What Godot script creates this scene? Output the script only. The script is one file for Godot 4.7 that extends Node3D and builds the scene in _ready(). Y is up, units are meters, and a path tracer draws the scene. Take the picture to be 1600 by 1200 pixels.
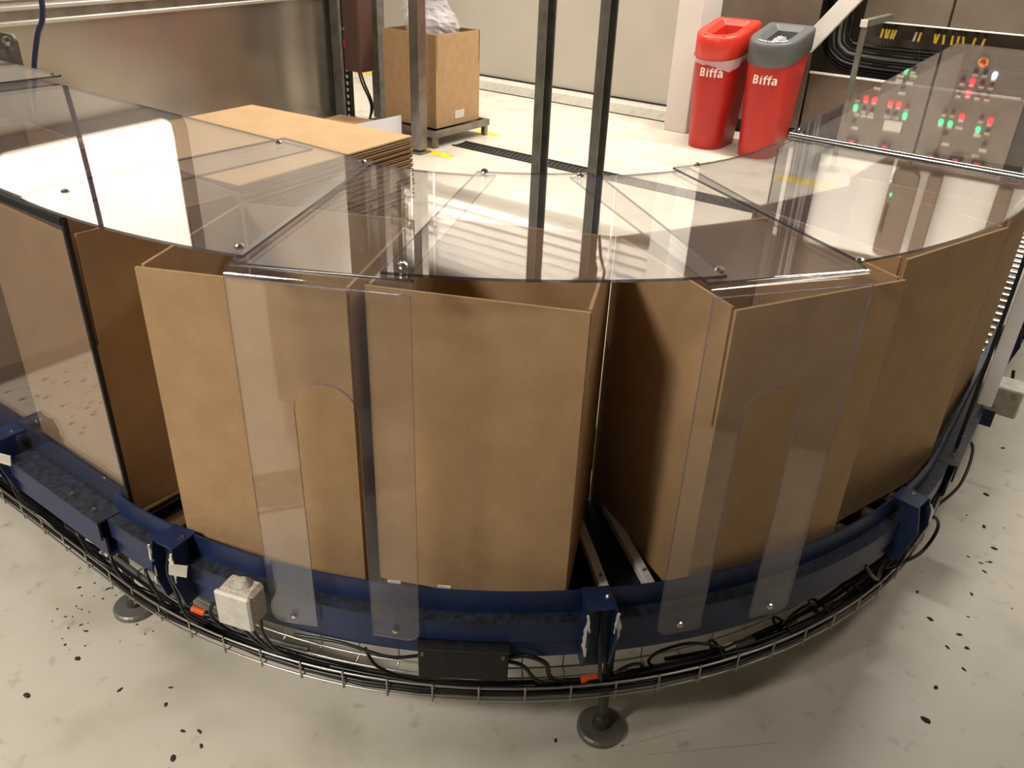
extends Node3D

# The room: x runs along the back wall, -z runs away from the camera to the back wall, y is up. Units are metres.
const CX := -1.521      # centre of the conveyor bend
const CZ := -2.085
const BACK := -7.0      # plane of the back wall and of the control cabinet

const ORD := ["first", "second", "third", "fourth", "fifth", "sixth", "seventh", "eighth", "ninth", "tenth", "eleventh", "twelfth", "thirteenth", "fourteenth", "fifteenth", "sixteenth"]

var M := {}
var taken := {}
var rng := RandomNumberGenerator.new()
var ramp_noise := {}

# ---------------------------------------------------------------- naming and tagging
func numbered(n: String) -> String:
	if not taken.has(n):
		taken[n] = 0
		return n
	taken[n] += 1
	return "%s_%03d" % [n, taken[n]]

func tag(o: Node3D, label: String, category: String, group := "", kind := "") -> Node3D:
	if label != "":
		o.set_meta("label", label)
	if category != "":
		o.set_meta("category", category)
	if group != "":
		o.set_meta("group", group)
	if kind != "":
		o.set_meta("kind", kind)
	return o

func thing(called: String, label: String, category: String, at := Vector3.ZERO, turn := 0.0, group := "") -> Node3D:
	var o := Node3D.new()
	o.name = numbered(called)
	add_child(o)
	o.position = at
	o.rotation.y = turn
	tag(o, label, category, group)
	return o

func obj(called: String, s: SurfaceTool, mat: Material, parent: Node = null) -> MeshInstance3D:
	s.generate_normals()
	var mi := MeshInstance3D.new()
	mi.mesh = s.commit()
	mi.material_override = mat
	if parent == null:
		mi.name = numbered(called)
		add_child(mi)
	else:
		mi.name = called
		parent.add_child(mi, true)
	return mi

func same(called: String, mesh: Mesh, mat: Material, parent: Node, at: Transform3D) -> MeshInstance3D:
	var mi := MeshInstance3D.new()
	mi.mesh = mesh
	mi.material_override = mat
	mi.name = called
	parent.add_child(mi, true)
	mi.transform = at
	return mi

func struct(called: String, s: SurfaceTool, mat: Material) -> MeshInstance3D:
	var o := obj(called, s, mat)
	o.set_meta("kind", "structure")
	return o

func mesh_of(s: SurfaceTool) -> ArrayMesh:
	s.generate_normals()
	return s.commit()

# ---------------------------------------------------------------- shapes
func st() -> SurfaceTool:
	var s := SurfaceTool.new()
	s.begin(Mesh.PRIMITIVE_TRIANGLES)
	s.set_smooth_group(-1)
	return s

func tri(s: SurfaceTool, a: Vector3, b: Vector3, c: Vector3) -> void:   # counter-clockwise from outside
	s.add_vertex(a)
	s.add_vertex(c)
	s.add_vertex(b)

func quad(s: SurfaceTool, a: Vector3, b: Vector3, c: Vector3, d: Vector3) -> void:
	tri(s, a, b, c)
	tri(s, a, c, d)

func box(s: SurfaceTool, c: Vector3, e: Vector3, b := Basis()) -> void:
	var h := e * 0.5
	var p := []
	for i in 8:
		p.append(c + b * Vector3(h.x * (1 if i & 1 else -1), h.y * (1 if i & 2 else -1), h.z * (1 if i & 4 else -1)))
	quad(s, p[4], p[5], p[7], p[6])
	quad(s, p[1], p[0], p[2], p[3])
	quad(s, p[5], p[1], p[3], p[7])
	quad(s, p[0], p[4], p[6], p[2])
	quad(s, p[6], p[7], p[3], p[2])
	quad(s, p[0], p[1], p[5], p[4])

func bevel_box(s: SurfaceTool, c: Vector3, e: Vector3, r: float, b := Basis()) -> void:
	# a box whose twelve edges are chamfered
	var h := e * 0.5
	r = minf(r, minf(h.x, minf(h.y, h.z)) * 0.9)
	var v := func(sx: float, sy: float, sz: float, k: int) -> Vector3:
		var q := Vector3(h.x - r, h.y - r, h.z - r)
		q[k] = h[k]
		return c + b * Vector3(q.x * sx, q.y * sy, q.z * sz)
	for k in 3:
		for sg: float in [-1.0, 1.0]:
			var cs := [[-1.0, -1.0], [1.0, -1.0], [1.0, 1.0], [-1.0, 1.0]]
			var q := []
			for w in cs:
				var t := [0.0, 0.0, 0.0]
				t[k] = sg
				t[(k + 1) % 3] = w[0]
				t[(k + 2) % 3] = w[1]
				q.append(v.call(t[0], t[1], t[2], k))
			if sg > 0:
				quad(s, q[0], q[1], q[2], q[3])
			else:
				quad(s, q[3], q[2], q[1], q[0])
	for k in 3:
		var k1 := (k + 1) % 3
		var k2 := (k + 2) % 3
		for s1: float in [-1.0, 1.0]:
			for s2: float in [-1.0, 1.0]:
				var t0 := [0.0, 0.0, 0.0]
				var t1 := [0.0, 0.0, 0.0]
				t0[k] = -1.0
				t1[k] = 1.0
				t0[k1] = s1
				t1[k1] = s1
				t0[k2] = s2
				t1[k2] = s2
				var a: Vector3 = v.call(t0[0], t0[1], t0[2], k1)
				var a2: Vector3 = v.call(t1[0], t1[1], t1[2], k1)
				var d: Vector3 = v.call(t0[0], t0[1], t0[2], k2)
				var d2: Vector3 = v.call(t1[0], t1[1], t1[2], k2)
				if s1 * s2 > 0:
					quad(s, a, d, d2, a2)
				else:
					quad(s, a, a2, d2, d)
	for sx: float in [-1.0, 1.0]:
		for sy: float in [-1.0, 1.0]:
			for sz: float in [-1.0, 1.0]:
				var a: Vector3 = v.call(sx, sy, sz, 0)
				var d: Vector3 = v.call(sx, sy, sz, 1)
				var f: Vector3 = v.call(sx, sy, sz, 2)
				if sx * sy * sz > 0:
					tri(s, a, d, f)
				else:
					tri(s, a, f, d)

func smooth_path(pts: Array, per: int) -> PackedVector3Array:
	var out := PackedVector3Array()
	for i in pts.size() - 1:
		var p0: Vector3 = pts[maxi(i - 1, 0)]
		var p1: Vector3 = pts[i]
		var p2: Vector3 = pts[i + 1]
		var p3: Vector3 = pts[mini(i + 2, pts.size() - 1)]
		for k in per:
			out.append(p1.cubic_interpolate(p2, p0, p3, float(k) / per))
	out.append(pts[pts.size() - 1])
	return out

func tube(s: SurfaceTool, pts: PackedVector3Array, r: float, sides := 8, r_end := -1.0) -> void:
	var n := pts.size()
	var rings := []
	var side := Vector3.ZERO
	for i in n:
		var t := (pts[mini(i + 1, n - 1)] - pts[maxi(i - 1, 0)]).normalized()
		if side == Vector3.ZERO:
			side = t.cross(Vector3.UP if absf(t.y) < 0.9 else Vector3.RIGHT).normalized()
		side = (side - t * side.dot(t)).normalized()
		var up := side.cross(t).normalized()
		var rr := r if r_end < 0 else lerpf(r, r_end, float(i) / (n - 1))
		var ring := []
		for k in sides:
			var w := TAU * k / sides
			ring.append(pts[i] + (side * cos(w) + up * sin(w)) * rr)
		rings.append(ring)
	s.set_smooth_group(1)
	for i in n - 1:
		for k in sides:
			var k2 := (k + 1) % sides
			quad(s, rings[i][k], rings[i][k2], rings[i + 1][k2], rings[i + 1][k])
	s.set_smooth_group(-1)
	for k in range(1, sides - 1):
		tri(s, rings[0][0], rings[0][k + 1], rings[0][k])
		tri(s, rings[n - 1][0], rings[n - 1][k], rings[n - 1][k + 1])

func rod(s: SurfaceTool, a: Vector3, b: Vector3, r: float, sides := 8, r_end := -1.0) -> void:
	tube(s, PackedVector3Array([a, b]), r, sides, r_end)

func lathe(s: SurfaceTool, at: Vector3, prof: Array, sides := 20, b := Basis(), smooth := false) -> void:
	# prof: Vector2(radius, height) from the bottom up, turned about the y axis of b
	s.set_smooth_group(1 if smooth else -1)
	for i in prof.size() - 1:
		for k in sides:
			var w0 := TAU * k / sides
			var w1 := TAU * (k + 1) / sides
			var p: Vector2 = prof[i]
			var q: Vector2 = prof[i + 1]
			var a := at + b * Vector3(p.x * cos(w0), p.y, -p.x * sin(w0))
			var c := at + b * Vector3(p.x * cos(w1), p.y, -p.x * sin(w1))
			var d := at + b * Vector3(q.x * cos(w1), q.y, -q.x * sin(w1))
			var e := at + b * Vector3(q.x * cos(w0), q.y, -q.x * sin(w0))
			if p.x > 1e-5:
				tri(s, a, c, d)
			if q.x > 1e-5:
				tri(s, a, d, e)
	s.set_smooth_group(-1)

func prism(s: SurfaceTool, poly: PackedVector2Array, at: Transform3D, depth: float, sides_only := 0) -> void:
	# poly in the x-y plane of `at`, extruded along its +z by depth. sides_only 1: rim alone, -1: the two faces alone
	if Geometry2D.is_polygon_clockwise(poly):
		poly = poly.duplicate()
		poly.reverse()
	if sides_only <= 0:
		var ix := Geometry2D.triangulate_polygon(poly)
		for i in range(0, ix.size(), 3):
			var v := [poly[ix[i]], poly[ix[i + 1]], poly[ix[i + 2]]]
			if (v[1] - v[0]).cross(v[2] - v[0]) < 0:
				v.reverse()
			var a := Vector3(v[0].x, v[0].y, 0)
			var b := Vector3(v[1].x, v[1].y, 0)
			var c := Vector3(v[2].x, v[2].y, 0)
			var z := Vector3(0, 0, depth)
			tri(s, at * (a + z), at * (b + z), at * (c + z))
			tri(s, at * a, at * c, at * b)
	if sides_only >= 0:
		for i in poly.size():
			var p := poly[i]
			var q := poly[(i + 1) % poly.size()]
			quad(s, at * Vector3(p.x, p.y, 0), at * Vector3(q.x, q.y, 0), at * Vector3(q.x, q.y, depth), at * Vector3(p.x, p.y, depth))

func cp(a: float, r: float, y: float) -> Vector3:    # a point on the bend: angle in degrees from the front towards the right
	return Vector3(CX + r * sin(deg_to_rad(a)), y, CZ + r * cos(deg_to_rad(a)))

func line_pt(s: float, r: float, y: float) -> Vector3:   # along the whole conveyor: s < 0 left straight (metres), 0..90 bend (degrees), > 90 right straight
	if s < 0:
		return Vector3(CX + s, y, CZ + r)
	if s > 90:
		return Vector3(CX + r, y, CZ - (s - 90))
	return cp(s, r, y)

func sweep(s: SurfaceTool, prof: Array, a0: float, a1: float, steps: int) -> void:
	# prof: closed counter-clockwise loop of Vector2(r, y), carried along line_pt from a0 to a1
	for i in steps:
		var w0 := lerpf(a0, a1, float(i) / steps)
		var w1 := lerpf(a0, a1, float(i + 1) / steps)
		for k in prof.size():
			var p: Vector2 = prof[k]
			var q: Vector2 = prof[(k + 1) % prof.size()]
			quad(s, line_pt(w0, p.x, p.y), line_pt(w1, p.x, p.y), line_pt(w1, q.x, q.y), line_pt(w0, q.x, q.y))
	var flat := PackedVector2Array(prof)
	var ix := Geometry2D.triangulate_polygon(flat)
	for i in range(0, ix.size(), 3):
		for w: float in [a0, a1]:
			var v := []
			for k in 3:
				v.append(line_pt(w, flat[ix[i + k]].x, flat[ix[i + k]].y))
			tri(s, v[0], v[1], v[2])

# ---------------------------------------------------------------- materials
func noise_tex(seed_: int, freq: float, c: Array, offs: Array, size := 512, oct := 4, type := FastNoiseLite.TYPE_SIMPLEX_SMOOTH) -> NoiseTexture2D:
	var n := FastNoiseLite.new()
	n.seed = seed_
	n.noise_type = type
	n.frequency = freq
	n.fractal_octaves = oct
	var g := Gradient.new()
	g.offsets = PackedFloat32Array(offs)
	g.colors = PackedColorArray(c)
	var t := NoiseTexture2D.new()
	t.width = size
	t.height = size
	t.seamless = true
	t.noise = n
	t.color_ramp = g
	return t

func bump_tex(seed_: int, freq: float, size := 512, oct := 3) -> NoiseTexture2D:
	var t := noise_tex(seed_, freq, [Color.BLACK, Color.WHITE], [0.0, 1.0], size, oct)
	t.as_normal_map = true
	t.bump_strength = 4.0
	return t

func mat(c: Color, rough := 0.6, metal := 0.0) -> StandardMaterial3D:
	var m := StandardMaterial3D.new()
	m.albedo_color = c
	m.roughness = rough
	m.metallic = metal
	return m

func textured(tex: Texture2D, scale: float, rough := 0.6, metal := 0.0, world := true) -> StandardMaterial3D:
	var m := mat(Color.WHITE, rough, metal)
	m.albedo_texture = tex
	m.uv1_triplanar = true
	m.uv1_world_triplanar = world
	m.uv1_scale = Vector3(scale, scale, scale)
	return m

func glow(c: Color, e: float) -> StandardMaterial3D:
	var m := mat(c.darkened(0.3), 0.4)
	m.emission_enabled = true
	m.emission = c
	m.emission_energy_multiplier = e
	return m

func c3(r: float, g: float, b: float) -> Color:
	return Color(r / 255.0, g / 255.0, b / 255.0)

func make_materials() -> void:
	M.floor = textured(noise_tex(3, 0.006, [c3(180, 173, 156), c3(205, 198, 183), c3(210, 203, 189), c3(199, 192, 174)], [0.0, 0.42, 0.7, 1.0], 1024, 6), 0.35, 0.38)
	M.floor.detail_enabled = true
	M.floor.detail_albedo = noise_tex(17, 0.03, [Color(0.45, 0.42, 0.36, 0.55), Color(0.5, 0.47, 0.4, 0.0), Color(0.5, 0.47, 0.4, 0.0)], [0.0, 0.24, 1.0], 1024, 5)
	M.floor.detail_blend_mode = BaseMaterial3D.BLEND_MODE_MIX
	M.wall = textured(noise_tex(5, 0.004, [c3(184, 177, 166), c3(192, 185, 174)], [0.2, 0.8], 512, 3), 0.4, 0.45)
	M.hall = textured(noise_tex(7, 0.004, [c3(92, 88, 82), c3(104, 100, 94)], [0.2, 0.8], 256, 3), 0.3, 0.7)  # dark tone on unseen walls and ceiling keeps bounced light low
	M.dark_brown = textured(noise_tex(9, 0.006, [c3(62, 54, 46), c3(72, 64, 55)], [0.2, 0.8], 256, 3), 0.5, 0.6)
	M.wall_white = textured(noise_tex(6, 0.004, [c3(214, 208, 200), c3(222, 217, 209)], [0.2, 0.8], 256, 3), 0.4, 0.5)
	M.kerb = textured(noise_tex(8, 0.02, [c3(180, 176, 164), c3(205, 200, 188), c3(190, 185, 174)], [0.1, 0.5, 0.9], 512, 5), 0.9, 0.55)
	M.dark = mat(c3(24, 23, 22), 0.6)
	M.rubber = mat(c3(16, 16, 17), 0.45)
	M.cable = mat(c3(15, 15, 16), 0.35)
	M.cable_grey = mat(c3(88, 88, 86), 0.45)
	M.card = textured(noise_tex(11, 0.012, [c3(169, 136, 97), c3(173, 140, 101), c3(177, 144, 105)], [0.15, 0.5, 0.85], 512, 5), 1.6, 0.82, 0.0, false)
	M.card.normal_enabled = true
	M.card.normal_texture = bump_tex(12, 0.05, 512, 3)
	M.card.normal_scale = 0.12
	M.card_lit_top = textured(noise_tex(13, 0.012, [c3(192, 158, 116), c3(198, 164, 122)], [0.2, 0.8], 256, 4), 1.2, 0.8)  # paler copy of the cardboard; the stack's lit top put into colour
	M.card_edge = textured(noise_tex(14, 0.08, [c3(112, 86, 58), c3(158, 124, 84)], [0.3, 0.7], 256, 3), 6.0, 0.9)
	M.blue = textured(noise_tex(21, 0.02, [c3(32, 36, 43), c3(22, 38, 74), c3(22, 41, 84), c3(28, 46, 82)], [0.0, 0.36, 0.6, 1.0], 512, 6), 2.2, 0.42)
	M.blue_dirty = textured(noise_tex(22, 0.03, [c3(18, 18, 20), c3(34, 37, 44), c3(36, 46, 70), c3(56, 58, 62)], [0.1, 0.42, 0.7, 0.95], 512, 6), 3.0, 0.55)
	M.steel = textured(noise_tex(31, 0.01, [c3(128, 122, 114), c3(150, 144, 135)], [0.2, 0.8], 512, 4), 1.0, 0.34, 0.9)
	M.steel_panel = textured(noise_tex(32, 0.006, [c3(168, 160, 149), c3(175, 167, 156)], [0.2, 0.8], 512, 4), 0.6, 0.26, 0.85)
	M.steel_panel.normal_enabled = true
	M.steel_panel.normal_texture = bump_tex(33, 0.006, 512, 2)
	M.steel_panel.normal_scale = 0.1
	M.roller = mat(c3(176, 172, 165), 0.25, 1.0)
	M.alu = textured(noise_tex(34, 0.03, [c3(222, 220, 215), c3(234, 232, 228)], [0.2, 0.8], 256, 3), 3.0, 0.5, 0.0)
	M.wire = mat(c3(188, 183, 174), 0.32, 0.9)
	M.iron = textured(noise_tex(36, 0.03, [c3(70, 66, 60), c3(100, 95, 88)], [0.2, 0.8], 256, 4), 2.0, 0.45, 0.7)
	M.dark_steel = textured(noise_tex(37, 0.02, [c3(104, 102, 94), c3(124, 122, 114)], [0.2, 0.8], 256, 4), 1.4, 0.42, 0.4)
	M.grate = mat(c3(40, 38, 36), 0.5, 0.4)
	M.brown_steel = textured(noise_tex(38, 0.008, [c3(116, 103, 90), c3(123, 110, 97)], [0.2, 0.8], 512, 3), 0.9, 0.42, 0.4)
	M.maroon = mat(c3(92, 66, 58), 0.4, 0.2)
	M.black_plastic = textured(noise_tex(39, 0.05, [c3(18, 18, 18), c3(30, 30, 30)], [0.4, 0.7], 256, 4), 3.0, 0.6)
	M.white_plastic = textured(noise_tex(40, 0.02, [c3(196, 190, 178), c3(214, 208, 197)], [0.25, 0.6], 256, 4), 4.0, 0.5)
	M.dusty_plastic = textured(noise_tex(44, 0.09, [c3(138, 130, 115), c3(184, 176, 161), c3(200, 193, 180)], [0.2, 0.45, 0.8], 256, 5), 6.0, 0.7)
	M.torn = mat(c3(220, 216, 208), 0.8)
	M.orange = mat(c3(235, 98, 30), 0.4)
	M.yellow = textured(noise_tex(41, 0.03, [c3(214, 180, 40), c3(240, 206, 50)], [0.3, 0.7], 256, 4), 1.5, 0.6)
	M.yellow_tag = mat(c3(226, 196, 60), 0.5)
	M.red_bin = textured(noise_tex(42, 0.01, [c3(178, 36, 30), c3(186, 40, 33)], [0.2, 0.8], 256, 3), 1.0, 0.4)
	M.red_lid = mat(c3(214, 54, 40), 0.36)
	M.grey_lid = mat(c3(88, 90, 90), 0.45)
	M.hole_shade = mat(c3(20, 19, 19), 0.8)  # near black; shade inside bin mouths and drain put into colour
	M.lettering = mat(c3(240, 226, 220), 0.6)
	M.hose = mat(c3(36, 46, 82), 0.35)
	M.paper = mat(c3(222, 218, 224), 0.6)
	M.label = mat(c3(206, 200, 186), 0.5)
	M.crumb = mat(c3(52, 46, 38), 0.9)
	M.wood = textured(noise_tex(43, 0.02, [c3(120, 94, 62), c3(146, 116, 78)], [0.2, 0.8], 256, 4), 1.5, 0.8)
	# acrylic: clear faces that mirror at a glancing angle, tinted cut edges
	var wavy := bump_tex(51, 0.004, 512, 2)
	var ac := mat(Color(0.4, 0.38, 0.43, 0.1), 0.02)
	ac.transparency = BaseMaterial3D.TRANSPARENCY_ALPHA
	ac.normal_enabled = true
	ac.normal_texture = wavy
	ac.normal_scale = 0.012
	ac.uv1_triplanar = true
	ac.uv1_world_triplanar = true
	ac.uv1_scale = Vector3(0.8, 0.8, 0.8)
	M.acrylic = ac
	var sh := mat(Color(0.6, 0.57, 0.58, 0.06), 0.03)
	sh.transparency = BaseMaterial3D.TRANSPARENCY_ALPHA
	M.acrylic_shield = sh
	var ae := mat(Color(0.16, 0.14, 0.19, 0.8), 0.15)
	ae.transparency = BaseMaterial3D.TRANSPARENCY_ALPHA
	M.acrylic_edge = ae
	var pale := mat(Color(0.44, 0.41, 0.48, 0.6), 0.15)
	pale.transparency = BaseMaterial3D.TRANSPARENCY_ALPHA
	M.acrylic_edge_pale = pale
	var film := mat(Color(0.86, 0.84, 0.86, 0.42), 0.3)
	film.transparency = BaseMaterial3D.TRANSPARENCY_ALPHA
	M.film = film
	M.trim = mat(c3(200, 194, 184), 0.35, 0.6)
	M.chrome = mat(c3(214, 212, 208), 0.15, 1.0)
	M.tube_light = glow(Color(1.0, 0.95, 0.86), 3.0)
	M.unseen_window_light = glow(Color(1.0, 0.95, 0.88), 1.6)
	M.led_red = glow(Color(1.0, 0.12, 0.14), 9.0)
	M.led_green = glow(Color(0.15, 1.0, 0.5), 6.0)
	M.led_white = glow(Color(0.85, 0.9, 1.0), 14.0)
	M.led_off_red = mat(c3(120, 30, 28), 0.3)
	M.led_off_dark = mat(c3(36, 38, 40), 0.35)
	M.digits = glow(Color(1.0, 0.1, 0.12), 3.0)
	M.estop_yellow = mat(c3(226, 170, 70), 0.5)
	M.estop_red = mat(c3(206, 50, 36), 0.35)

# ---------------------------------------------------------------- the setting
func room() -> void:
	var s := st()
	box(s, Vector3(-2, -0.1, -1.5), Vector3(13, 0.2, 12.4))
	struct("floor", s, M.floor)
	s = st()
	box(s, Vector3(-5.57, 2.2, BACK - 0.15), Vector3(5.14, 4.4, 0.2))
	struct("wall_back", s, M.wall)
	s = st()
	box(s, Vector3(0.6, 2.2, BACK - 0.62), Vector3(7.4, 4.4, 0.2))
	struct("wall_alcove", s, M.wall_white)
	s = st()
	box(s, Vector3(0.95, 2.56, BACK - 0.22), Vector3(6.3, 0.73, 0.4))
	struct("wall_bulkhead", s, M.wall_white)
	s = st()
	box(s, Vector3(0.95, 3.66, BACK - 0.24), Vector3(6.3, 1.47, 0.4))
	struct("wall_upper", s, M.dark_brown)  # out of view; dark brown where the covers mirror a dark area
	s = st()
	box(s, Vector3(-2.585, 3.295, BACK - 0.23), Vector3(0.77, 2.2, 0.4))
	struct("wall_dark_side", s, M.dark_brown)  # unseen side strip, kept dark for the image in the covers
	s = st()
	box(s, Vector3(-8.1, 2.2, -1.5), Vector3(0.2, 4.4, 12.4))
	struct("wall_left", s, M.wall)
	s = st()
	box(s, Vector3(4.2, 2.2, -1.5), Vector3(0.2, 4.4, 12.4))
	struct("wall_right", s, M.hall)
	s = st()
	box(s, Vector3(-2, 2.2, 4.5), Vector3(13, 4.4, 0.2))
	struct("wall_front", s, M.hall)
	s = st()
	box(s, Vector3(-2, 4.5, -1.5), Vector3(13, 0.2, 12.4))
	struct("ceiling", s, M.hall)
	# white pillar between the wall and the control cabinet
	s = st()
	bevel_box(s, Vector3(-3.068, 2.2, -6.84), Vector3(0.205, 4.4, 0.44), 0.006)
	var p := struct("trim_1", s, M.wall_white)
	tag(p, "white square pillar beside the red bins", "pillar", "", "structure")
	# kerb and gasket at the foot of the back wall
	s = st()
	var prof := PackedVector2Array([Vector2(6.9, 0), Vector2(7.1, 0), Vector2(7.1, 0.105), Vector2(6.965, 0.105), Vector2(6.93, 0.085)])
	prism(s, prof, Transform3D(Basis(Vector3(0, 0, -1), Vector3(0, 1, 0), Vector3(1, 0, 0)), Vector3(-8, 0, 0)), 4.83)
	struct("trim_2", s, M.kerb)
	s = st()
	box(s, Vector3(-5.57, 0.112, BACK - 0.044), Vector3(4.83, 0.014, 0.02))
	struct("trim_3", s, M.dark)
	s = st()
	box(s, Vector3(-5.57, 0.004, BACK + 0.094), Vector3(4.83, 0.008, 0.012))
	struct("trim_4", s, M.dark)

func unseen_ceiling_light(at: Vector3, size: Vector2, energy: float, label: String) -> void:
	var t := thing("unseen_ceiling_light", label, "ceiling light", at, 0.0, "unseen ceiling lights")
	var s := st()
	bevel_box(s, Vector3(0, 0.035, 0), Vector3(size.x + 0.06, 0.07, size.y + 0.06), 0.01)
	obj("housing", s, M.white_plastic, t)
	s = st()
	box(s, Vector3(0, -0.004, 0), Vector3(size.x, 0.008, size.y))
	obj("diffuser", s, M.tube_light, t)
	var l := AreaLight3D.new()
	l.name = "lamp_light"
	l.area_size = size
	l.light_color = Color(1.0, 0.972, 0.93)
	l.light_energy = energy
	l.area_range = 30.0
	l.shadow_enabled = true
	l.position = Vector3(0, -0.012, 0)
	l.rotation.x = -PI / 2
	t.add_child(l)

func machine_casing() -> void:
	# stainless casing along the left side; its long face runs away from the camera, turned a little
	var turn := deg_to_rad(9.0)
	var t := thing("machine_casing", "large brushed stainless machine casing at the left, with trim rails and an unseen lit window higher up", "machine", Vector3(-5.452, 0, -5.076), turn)
	# local +x looks to the conveyor, local -z runs towards the back wall; the corner nearest the back wall is the origin
	var s := st()
	box(s, Vector3(-0.4, 0.465, 3.0), Vector3(0.8, 0.93, 6.0))
	obj("lower_panel", s, M.steel_panel, t)
	s = st()
	box(s, Vector3(0.012, 0.46, 0.055), Vector3(0.03, 0.92, 0.006))
	obj("panel_joint", s, M.dark, t)
	for k in 2:
		s = st()
		bevel_box(s, Vector3(0.01, 0.942 + 0.075 * k, 3.0), Vector3(0.05, 0.024, 6.0), 0.005)
		obj("trim_rail", s, M.trim, t)
	s = st()
	box(s, Vector3(-0.02, 0.98, 3.0), Vector3(0.06, 0.055, 6.0))
	obj("trim_channel", s, M.steel, t)
	# the upper casing, open where the unseen lit window stands (z 1.80 .. 3.15, y 1.82 .. 3.25)
	s = st()
	for b in [[Vector3(-0.35, 1.415, 3.0), Vector3(0.7, 0.81, 6.0)], [Vector3(-0.35, 3.82, 3.0), Vector3(0.7, 1.14, 6.0)], [Vector3(-0.35, 2.535, 0.9), Vector3(0.7, 1.43, 1.8)], [Vector3(-0.35, 2.535, 4.575), Vector3(0.7, 1.43, 2.85)]]:
		box(s, b[0], b[1])
	obj("upper_panel", s, M.wall, t)
	s = st()
	for k in 3:
		box(s, Vector3(0.004, 1.05 + 0.09 * k * k, 3.0), Vector3(0.008, 0.008, 6.0))
	obj("panel_seam", s, M.brown_steel, t)
	# frame with rounded corners round the window
	var outer := rounded_rect(Vector2(1.72, 1.74), Vector2(3.23, 3.33), 0.2, 8)
	var inner := rounded_rect(Vector2(1.80, 1.82), Vector2(3.15, 3.25), 0.14, 8)
	s = st()
	var at := Transform3D(Basis(Vector3(0, 0, 1), Vector3(0, 1, 0), Vector3(-1, 0, 0)), Vector3(0.03, 0, 0))
	for i in outer.size():
		var j := (i + 1) % outer.size()
		var z := Vector3(0, 0, 0.06)
		var a := [Vector3(outer[i].x, outer[i].y, 0), Vector3(outer[j].x, outer[j].y, 0), Vector3(inner[j].x, inner[j].y, 0), Vector3(inner[i].x, inner[i].y, 0)]
		quad(s, at * a[3], at * a[2], at * a[1], at * a[0])
		quad(s, at * a[0], at * a[1], at * (a[1] + z), at * (a[0] + z))
		quad(s, at * a[2], at * a[3], at * (a[3] + z), at * (a[2] + z))
	obj("window_frame", s, M.dark_brown, t)
	s = st()
	prism(s, inner, Transform3D(at.basis, Vector3(-0.02, 0, 0)), 0.012)
	obj("unseen_lit_window", s, M.unseen_window_light, t)  # out of view; glows for the bright patch mirrored in the left cover
	var l := AreaLight3D.new()
	l.name = "unseen_window_light"
	l.area_size = Vector2(1.3, 1.38)
	l.light_color = Color(1.0, 0.95, 0.87)
	l.light_energy = 0.9
	l.area_range = 30.0
	l.shadow_enabled = true
	l.position = Vector3(0.0, 2.535, 2.475)
	l.rotation.y = -PI / 2
	t.add_child(l)

func rounded_rect(a: Vector2, b: Vector2, r: float, n: int) -> PackedVector2Array:
	var out := PackedVector2Array()
	var cs := [Vector2(b.x - r, a.y + r), Vector2(b.x - r, b.y - r), Vector2(a.x + r, b.y - r), Vector2(a.x + r, a.y + r)]
	for k in 4:
		for i in n + 1:
			var w := -PI / 2 + PI / 2 * k + PI / 2 * i / n
			out.append(cs[k] + Vector2(cos(w), sin(w)) * r)
	return out

# ---------------------------------------------------------------- cartons
func slit_panel(w: float, h: float, slit_left: bool, slit_right: bool) -> PackedVector2Array:
	# a carton wall seen from outside, base at y = 0, with the corner cut open over its top third
	var k := h * 0.64
	var g := 0.01
	var p := PackedVector2Array([Vector2(-w / 2, 0), Vector2(w / 2, 0)])
	if slit_right:
		p.append_array([Vector2(w / 2, k), Vector2(w / 2 - g * 0.7, k + 0.002), Vector2(w / 2 - g, h)])
	else:
		p.append(Vector2(w / 2, h))
	if slit_left:
		p.append_array([Vector2(-w / 2 + g, h), Vector2(-w / 2 + g * 0.7, k + 0.002), Vector2(-w / 2, k)])
	else:
		p.append(Vector2(-w / 2, h))
	return p

func carton(label: String, at: Vector3, turn: float, e: Vector3, group: String) -> Node3D:
	var t := thing("cardboard_carton", label, "carton", at, turn, group)
	var th := 0.006
	var walls := [[0.0, e.x, e.z], [PI / 2, e.z - 2 * th, e.x], [PI, e.x, e.z], [-PI / 2, e.z - 2 * th, e.x]]
	for i in 4:
		var b := Basis(Vector3.UP, walls[i][0])
		var s := st()
		var side := i % 2 == 1
		var lean := b * Basis(Vector3.RIGHT, rng.randf_range(-0.004, 0.004))
		prism(s, slit_panel(walls[i][1], e.y, side, side), Transform3D(lean, b * Vector3(0, 0, walls[i][2] / 2 - th)), th)
		obj("side_panel", s, M.card, t)
	var s2 := st()
	box(s2, Vector3(0, th / 2 + 0.001, 0), Vector3(e.x - 2 * th, th, e.z - 2 * th))
	obj("base_panel", s2, M.card, t)
	return t

func cartons() -> void:
	var e := Vector3(0.385, 0.652, 0.385)
	var g := "open cartons riding on the conveyor"
	for d in [["open tall carton behind the acrylic side panel, left of the wide dark gap", -1.721, -0.916, -1.5],
			["open tall carton with left front edge bare, half behind the left acrylic shield", -1.2135, -0.969, 25.0],
			["open tall carton in the middle of the bend, right of the left shield", -0.853, -1.165, 23.9],
			["open tall carton behind the right acrylic shield, with a split corner seam", -0.4945, -1.497, 61.0],
			["open tall carton just right of the right acrylic shield", -0.3776, -1.9303, 71.4],
			["open tall carton last on the right, entering the straight run", -0.33, -2.42, 88.0],
			["open tall carton leftmost on the straight run, at the photo's left border", -2.31, -0.93, -3.0]]:
		carton(d[0], Vector3(d[1], 0.344, d[2]), deg_to_rad(d[3]), e, g)

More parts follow.
